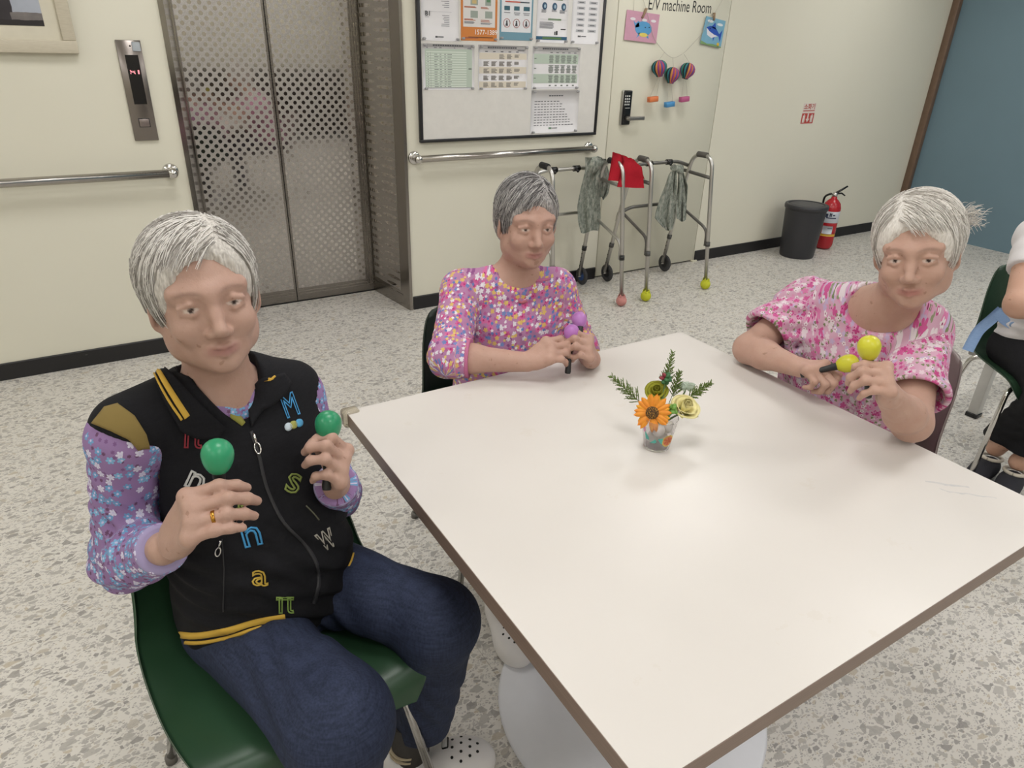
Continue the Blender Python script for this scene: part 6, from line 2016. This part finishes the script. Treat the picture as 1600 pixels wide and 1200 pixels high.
# ================================================================== person with the yellow maracas
def yellow_person():
    P = V(1.755, .96, .50); N = at(1383, 470, x=1.615)
    SR, SL = at(1262, 472, x=1.655), at(1438, 516, x=1.64)
    ER, WR = at(1170, 545, z=.775), at(1242, 572, depth=1.715)
    EL, WL = at(1424, 660, z=.78), at(1390, 620, depth=1.375)
    F = nrm(V(-.97, -.1, 0)); X = V(F[1], -F[0], 0)
    hc = at(1432, 392, x=1.53); sc = .98
    A = lookat_axes(hc, V(.35, .25, 1.05), .20)
    o = thing('person', 'white haired person in a loose pink blossom blouse holding two yellow maracas', 'person', (P[0], P[1], 0))
    secs = [(0, .160, .125, 0), (.25, .162, .135, .012), (.5, .155, .125, .014), (.75, .150, .108, .004), (.9, .115, .075, -.004), (1, .060, .054, -.01)]
    so = Solid()
    so.add(loft(P, N, X, secs, off=-.006))
    so.add(rcone(N - V(0, 0, .05), hc + A @ V(0, -.02, -.05), .056, .05), .035)
    shoulder_line(so, N, SR, SL, .048, .048)
    so.add(chain([SR, ER], [.048, .038], .02), .03); so.add(chain([ER, ER + (WR - ER) * .35, WR], [.038, .037, .0255], .02), .02)
    so.add(chain([SL, EL], [.048, .040], .02), .03); so.add(chain([EL, EL + (WL - EL) * .35, WL], [.039, .038, .026], .02), .02)
    tint = head(so, hc, A, sc)
    MR = at(1281, 577, depth=1.655)
    s_h = nrm(at(1325, 568, depth=1.62) - at(1288, 577, depth=1.64))
    hR = hand(so, 'R', WR + (MR - WR) * .08, MR, .75 * CR + .35 * CU - .7 * CB, [(48, 80, 42)] * 4, scale=1.0,
              thumb=[(-.060, .018, .012), (-.030, .036, .022), (-.010, .050, .030), (.004, .066, .034)])
    ML = at(1384, 588, depth=1.325)
    hL = hand(so, 'L', WL, ML, .92 * CU - .45 * CB + .1 * CR, [(66, 66, 34), (64, 62, 34), (62, 58, 32), (58, 54, 30)], scale=.96)
    lo, hi = bounds(P, N, SR, SL, ER, MR, ML, EL, hc, pad=.16)
    v, q = so.mesh(lo, hi, .003)
    put('body', np_mesh('body', v, q, {'tint': tint(v)}), SK3, o)
    HM = m_hair('hair_snow_white', 'c9c3bc', 'e9e5df')
    v, q = hair_cap(hc, A, sc, .066, .015, -.07, -.02, (1.04, 1.0, 1.0))
    h_ = put('hair', np_mesh('hair', v, q), HM, o)
    comb(hc, A, sc, 1500, dict(part=.03, line=.062, thick=.0168, Lr=(.06, .12), r=.0009, vol=(1.04, 1, 1), flyaway=.10, seed=7), h_, (mat('strand_snow', 'e6e2dc', .5), mat('strand_ash', 'bdb7b0', .5)))
    tf_ = MB(); rg = np.random.default_rng(4)
    b0 = hc + A @ (V(-.082, -.030, .062) * sc)
    for k in range(160):
        st_ = b0 + rg.normal(size=3) * .010; dr = nrm(A @ V(-.85, -.15, .35) + rg.normal(size=3) * .4)
        L = rg.uniform(.015, .036); e_ = st_ + dr * L; tf_.tube([st_, st_ + dr * L * .5, e_ - V(0, 0, .25 * L)], [.0007, .0006, .0003], 3, False)
    tf_.to('hair_tuft', HM, h_)['kind'] = 'stuff'
    # loose blouse with wide short sleeves
    sh = Solid()
    sh.add(loft(P - V(0, 0, .02), N + V(0, 0, -.004), X, [(t, a + .016, b + .018, c_) for t, a, b, c_ in secs[:-1]] + [(1, .088, .080, -.004)]))
    shoulder_line(sh, N, SR, SL, .055, .060)
    eR = SR + (ER - SR) * .72; eL = SL + (EL - SL) * .74
    sh.add(rcone(SR, eR, .062, .074), .04); sh.add(rcone(SL, eL, .060, .070), .04)
    sh.add(rcone(SR - V(0, 0, .03), P + X * .13 + F * .04 + V(0, 0, .14), .060, .075), .05); sh.add(rcone(SL - V(0, 0, .03), P - X * .08 + F * .03 + V(0, 0, .14), .05, .06), .05)
    sh.warp(folds([(SR + (ER - SR) * .4, nrm(np.cross(ER - SR, TOCAM(SR))), .05, .006, .12), (SL + (EL - SL) * .5, nrm(np.cross(EL - SL, TOCAM(SL))), .045, .006, .12), (P + F * .13 + V(0, .05, .25), nrm(V(.1, 1, .4)), .06, .005, .14), (P + F * .13 + V(0, -.1, .2), nrm(V(.1, 1, -.5)), .05, .005, .14)]))
    for e_, S_, E_ in ((eR, SR, ER), (eL, SL, EL)):
        ax = nrm(E_ - S_)
        sh.cut(lambda p, e_=e_, ax=ax: np.where(np.linalg.norm(p - e_, axis=1) < .12, (p - e_) @ ax, -1), .003)
        sh.sub(rcone(e_ - ax * .03, e_ + ax * .05, .052, .074), .003)
    sh.sub(ellip(N + F * .06 + V(0, -.01, .010), V(.092, .076, .070), np.stack([X, F, V(0, 0, 1)], 1) @ rotm((1, 0, 0), -.6)), .004)
    sh.sub(rcone(N + V(0, 0, -.01), N + V(0, 0, .12), .064, .066), .004)
    v, q = sh.mesh(lo, hi, .0045)
    uvb = [(P, N, .16, 0), (SR, ER, .065, .5), (SL, EL, .065, 1.5)]
    tm = m_floral('pink_blossom_blouse', 'c99fb4', [(75, .5, 5, .6, ['d8c3cc', 'cf8fb0', 'bda9c8'], None), (90, .34, 3, .4, ['77805c', '8a8f70'], None), (52, .46, 5, .6, ['c4578f', 'd07aa6', 'd9cdd2', 'b8447f'], None), (80, .42, 5, .45, ['c75f96', 'dcd4d6', 'd08fb2'], '8a2f60')])
    top = put('blossom_blouse', np_mesh('blossom_blouse', v, q, {'print_uv': limb_uv(v, uvb, TOCAM(N))}), tm, o)
    HR, HL = P + X * .09, P - X * .09
    KR, KL = HR + F * .38, HL + F * .38
    AR, AL = KR + V(.02, .02, -.40), KL + V(.02, -.02, -.40)
    plain_trousers(o, P, X, HR, HL, KR, KL, AR, AL, m_weave('grey_trousers', '4a4650', '5c5862'))
    for a_ in (AR, AL): clog(o, a_ + V(.01, 0, 0), F, False)
    maraca(at(1325, 568, depth=1.62), at(1288, 577, depth=1.642), 'c8c433', 'yellow maraca lying level in the hand over the table edge')
    maraca(at(1358, 543, depth=1.345), at(1357, 585, depth=1.365), 'c9c535', 'yellow maraca held upright above the raised forearm')

# ================================================================== person in the blue apron, mostly beyond the frame
def apron_person():
    P = V(2.985, .985, .51); N = V(2.965, .975, .99)
    F = nrm(V(-.62, -.78, 0)); X = V(F[1], -F[0], 0)
    SR, SL = at(1622, 392, depth=2.30), N - X * .16 + V(0, 0, -.05)
    SR = N + X * .165 + V(0, 0, -.05)
    ER = at(1592, 476, depth=2.33); WR = ER + nrm(F * .5 - X * .85 + V(0, 0, .05)) * .23
    EL = SL + F * .12 + V(0, 0, -.23); WL = EL + nrm(F * .6 + X * .7) * .22
    hc = N + V(-.01, -.015, .175); sc = .96
    A = head_axes(nrm(F + V(-.1, 0, -.2)), V(0, 0, 1))
    o = thing('person', 'person in a white tee, light blue apron and black trousers on a green chair', 'person', (P[0], P[1], 0))
    secs = [(0, .155, .115, 0), (.25, .145, .115, .005), (.5, .138, .105, .008), (.75, .145, .098, 0), (.9, .115, .072, -.006), (1, .056, .052, -.01)]
    so = Solid()
    so.add(loft(P, N, X, secs, off=-.006))
    so.add(rcone(N - V(0, 0, .05), hc + A @ V(0, -.022, -.05), .052, .046), .03)
    shoulder_line(so, N, SR, SL, .046, .05)
    so.add(chain([SR, ER], [.05, .043], .02), .03); so.add(chain([ER, ER + (WR - ER) * .3, WR], [.043, .042, .026], .02), .02)
    so.add(chain([SL, EL, WL], [.05, .041, .026], .02), .03)
    tint = head(so, hc, A, sc)
    hand(so, 'R', WR, WR + nrm(WR - ER) * .08, V(0, 0, 1.), (25, 25, 15)); hand(so, 'L', WL, WL + nrm(WL - EL) * .08, V(0, 0, 1.), (25, 25, 15))
    HR, HL = P + X * .09, P - X * .09
    KR = at(1652, 612, z=.48); KL = KR - X * .2
    AR = at(1556, 700, z=.115); AL = at(1592, 722, z=.115)
    for H_, K_, A_ in ((HR, KR, AR), (HL, KL, AL)): so.add(chain([H_, K_, A_], [.07, .05, .034], .02), .03)
    lo, hi = bounds(P, N, SR, SL, ER, WR, WL, hc, KR, KL, AR - V(0, 0, .1), AL, pad=.16)
    v, q = so.mesh(lo, hi, .0036)
    put('body', np_mesh('body', v, q, {'tint': tint(v)}), SK4, o)
    HM = m_hair('hair_black', '1e1a19', '3a3330')
    v, q = hair_cap(hc, A, sc, .058, .016, -.10, -.06)
    put('hair', np_mesh('hair', v, q), HM, o)
    sh = Solid()
    sh.add(loft(P + V(0, 0, .0), N, X, [(t, a + .010, b + .012, c_) for t, a, b, c_ in secs[:-1]] + [(1, .078, .072, -.004)]))
    shoulder_line(sh, N, SR, SL, .052, .058)
    for S_, E_ in ((SR, ER), (SL, EL)):
        e_ = S_ + (E_ - S_) * .52; ax = nrm(E_ - S_)
        sh.add(rcone(S_, e_, .060, .062), .03)
        sh.cut(lambda p, e_=e_, ax=ax: np.where(np.linalg.norm(p - e_, axis=1) < .11, (p - e_) @ ax, -1), .003)
    sh.warp(folds([(P + X * .12 + V(0, 0, .12), V(.1, .2, 1), .045, .005, .12), (SR, nrm(ER - SR), .05, .004, .10)]))
    sh.sub(rcone(N + V(0, 0, -.01), N + V(0, 0, .12), .060, .062), .004)
    v, q = sh.mesh(lo, hi, .006)
    put('white_tee', np_mesh('white_tee', v, q), mat('tee_white', 'd9d5d6', .85, 0, .2, .03, 60), o)
    # apron: front bib and skirt over the thighs, with a waist tie
    ap = Solid()
    ap.add(loft(P + V(0, 0, .03), N - V(0, 0, .05), X, [(0, .160, .140, .012), (.4, .150, .132, .014), (.8, .120, .118, .010), (1, .09, .10, 0)]))
    ap.add(chain([HR + V(0, 0, .012), KR + V(0, 0, .010)], [.096, .084], .02), .06); ap.add(chain([HL + V(0, 0, .012), KL + V(0, 0, .010)], [.096, .084], .02), .06)
    cf = P + F * .075 - X * .02
    ap.cut(plane(cf, -F), .004)
    ap.cut(plane(P + X * .075 + F * .1, X - F * .2), .004)
    v, q = ap.mesh(lo, hi, .006)
    AB = m_weave('apron_blue', '7f9cc6', '93aed4', .8)
    apr = put('apron', np_mesh('apron', v, q), AB, o)
    a0 = at(1566, 490, depth=2.33)
    def band(pts, w_, nm):
        pts = [np.asarray(q_) for q_ in pts]; T = np.linspace(0, len(pts) - 1, 20)
        C_ = np.array(smooth3(pts, 20)); P2 = np.zeros((20, 4, 3))
        for i in range(20):
            t = nrm(C_[min(i + 1, 19)] - C_[max(i - 1, 0)]); sv = nrm(np.cross(t, TOCAM(C_[i])))
            for j in range(4): P2[i, j] = C_[i] + sv * w_ * (j / 3 - .5)
        MB().grid(P2, .002).to(nm, AB, apr)
    def smooth3(pts, n):
        pts = np.array(pts); m = len(pts); out = []
        for t in np.linspace(0, m - 1, n):
            i = min(int(t), m - 2); f_ = t - i
            p0, p1, p2, p3 = pts[max(i - 1, 0)], pts[i], pts[i + 1], pts[min(i + 2, m - 1)]
            out.append(.5 * ((2 * p1) + (p2 - p0) * f_ + (2 * p0 - 5 * p1 + 4 * p2 - p3) * f_ * f_ + (3 * p1 - p0 - 3 * p2 + p3) * f_ ** 3))
        return out
    dd = depth_of(P + X * .17)
    band([at(1556, 486, depth=dd - .03), at(1572, 500, depth=dd - .06), at(1590, 510, depth=dd - .09), at(1612, 520, depth=dd - .12)], .040, 'waist_tie')
    band([at(1566, 484, depth=dd - .03), at(1548, 500, depth=dd - .03), at(1530, 516, depth=dd - .02), at(1519, 534, depth=dd - .02), at(1512, 548, depth=dd - .02)], .038, 'hanging_tie')
    MB().lathe([(0, 0), (.010, 0), (.010, .003), (0, .004)], at(1582, 507, depth=dd - .085), TOCAM(P), 16).to('button', mat('apron_button', '7f9ac0', .4), apr)
    plain_trousers(o, P, X, HR, HL, KR, KL, AR + V(0, 0, .05), AL + V(0, 0, .05), m_weave('black_trousers', '141416', '222226'), (.082, .070, .060), .006)
    for a_, td in ((AR, at(1520, 742, z=0) - at(1556, 715, z=0)), (AL, at(1575, 772, z=0) - at(1595, 735, z=0))):
        td = nrm(V(td[0], td[1], 0)); sd = V(td[1], -td[0], 0); Am = np.stack([td, sd, V(0, 0, 1)], 1); b_ = V(a_[0], a_[1], 0)
        T = lambda x, y, z: b_ + Am @ V(x, y, z)
        s2 = Solid()
        s2.add(ellip(T(.0, 0, .03), V(.055, .038, .035), Am)); s2.add(ellip(T(.11, 0, .028), V(.085, .042, .032), Am), .05); s2.add(ellip(T(.05, 0, .048), V(.07, .036, .03), Am), .03)
        s2.sub(ellip(T(.004, 0, .092), V(.05, .034, .042), Am), .006); s2.cut(plane(b_ + V(0, 0, .002), (0, 0, -1)), .004)
        v, q = s2.mesh(*bounds(T(-.07, 0, 0), T(.2, 0, .08), pad=.07), .005)
        put('slip_on_shoe', np_mesh('slip_on_shoe', v, q), mat('shoe_charcoal', '34343a', .8, 0, .2, .06, 80, .2, 300), o)
        rim_ = [T(.004 + .050 * math.cos(t), .034 * math.sin(t), .074 + .010 * math.cos(t)) for t in np.linspace(0, 2 * math.pi, 25)]
        MB().tube(rim_, .007, 8, False).to('sock_liner', mat('liner_cream', 'd3cbbd', .9), o)
vest_person()
lilac_person()
yellow_person()
apron_person()
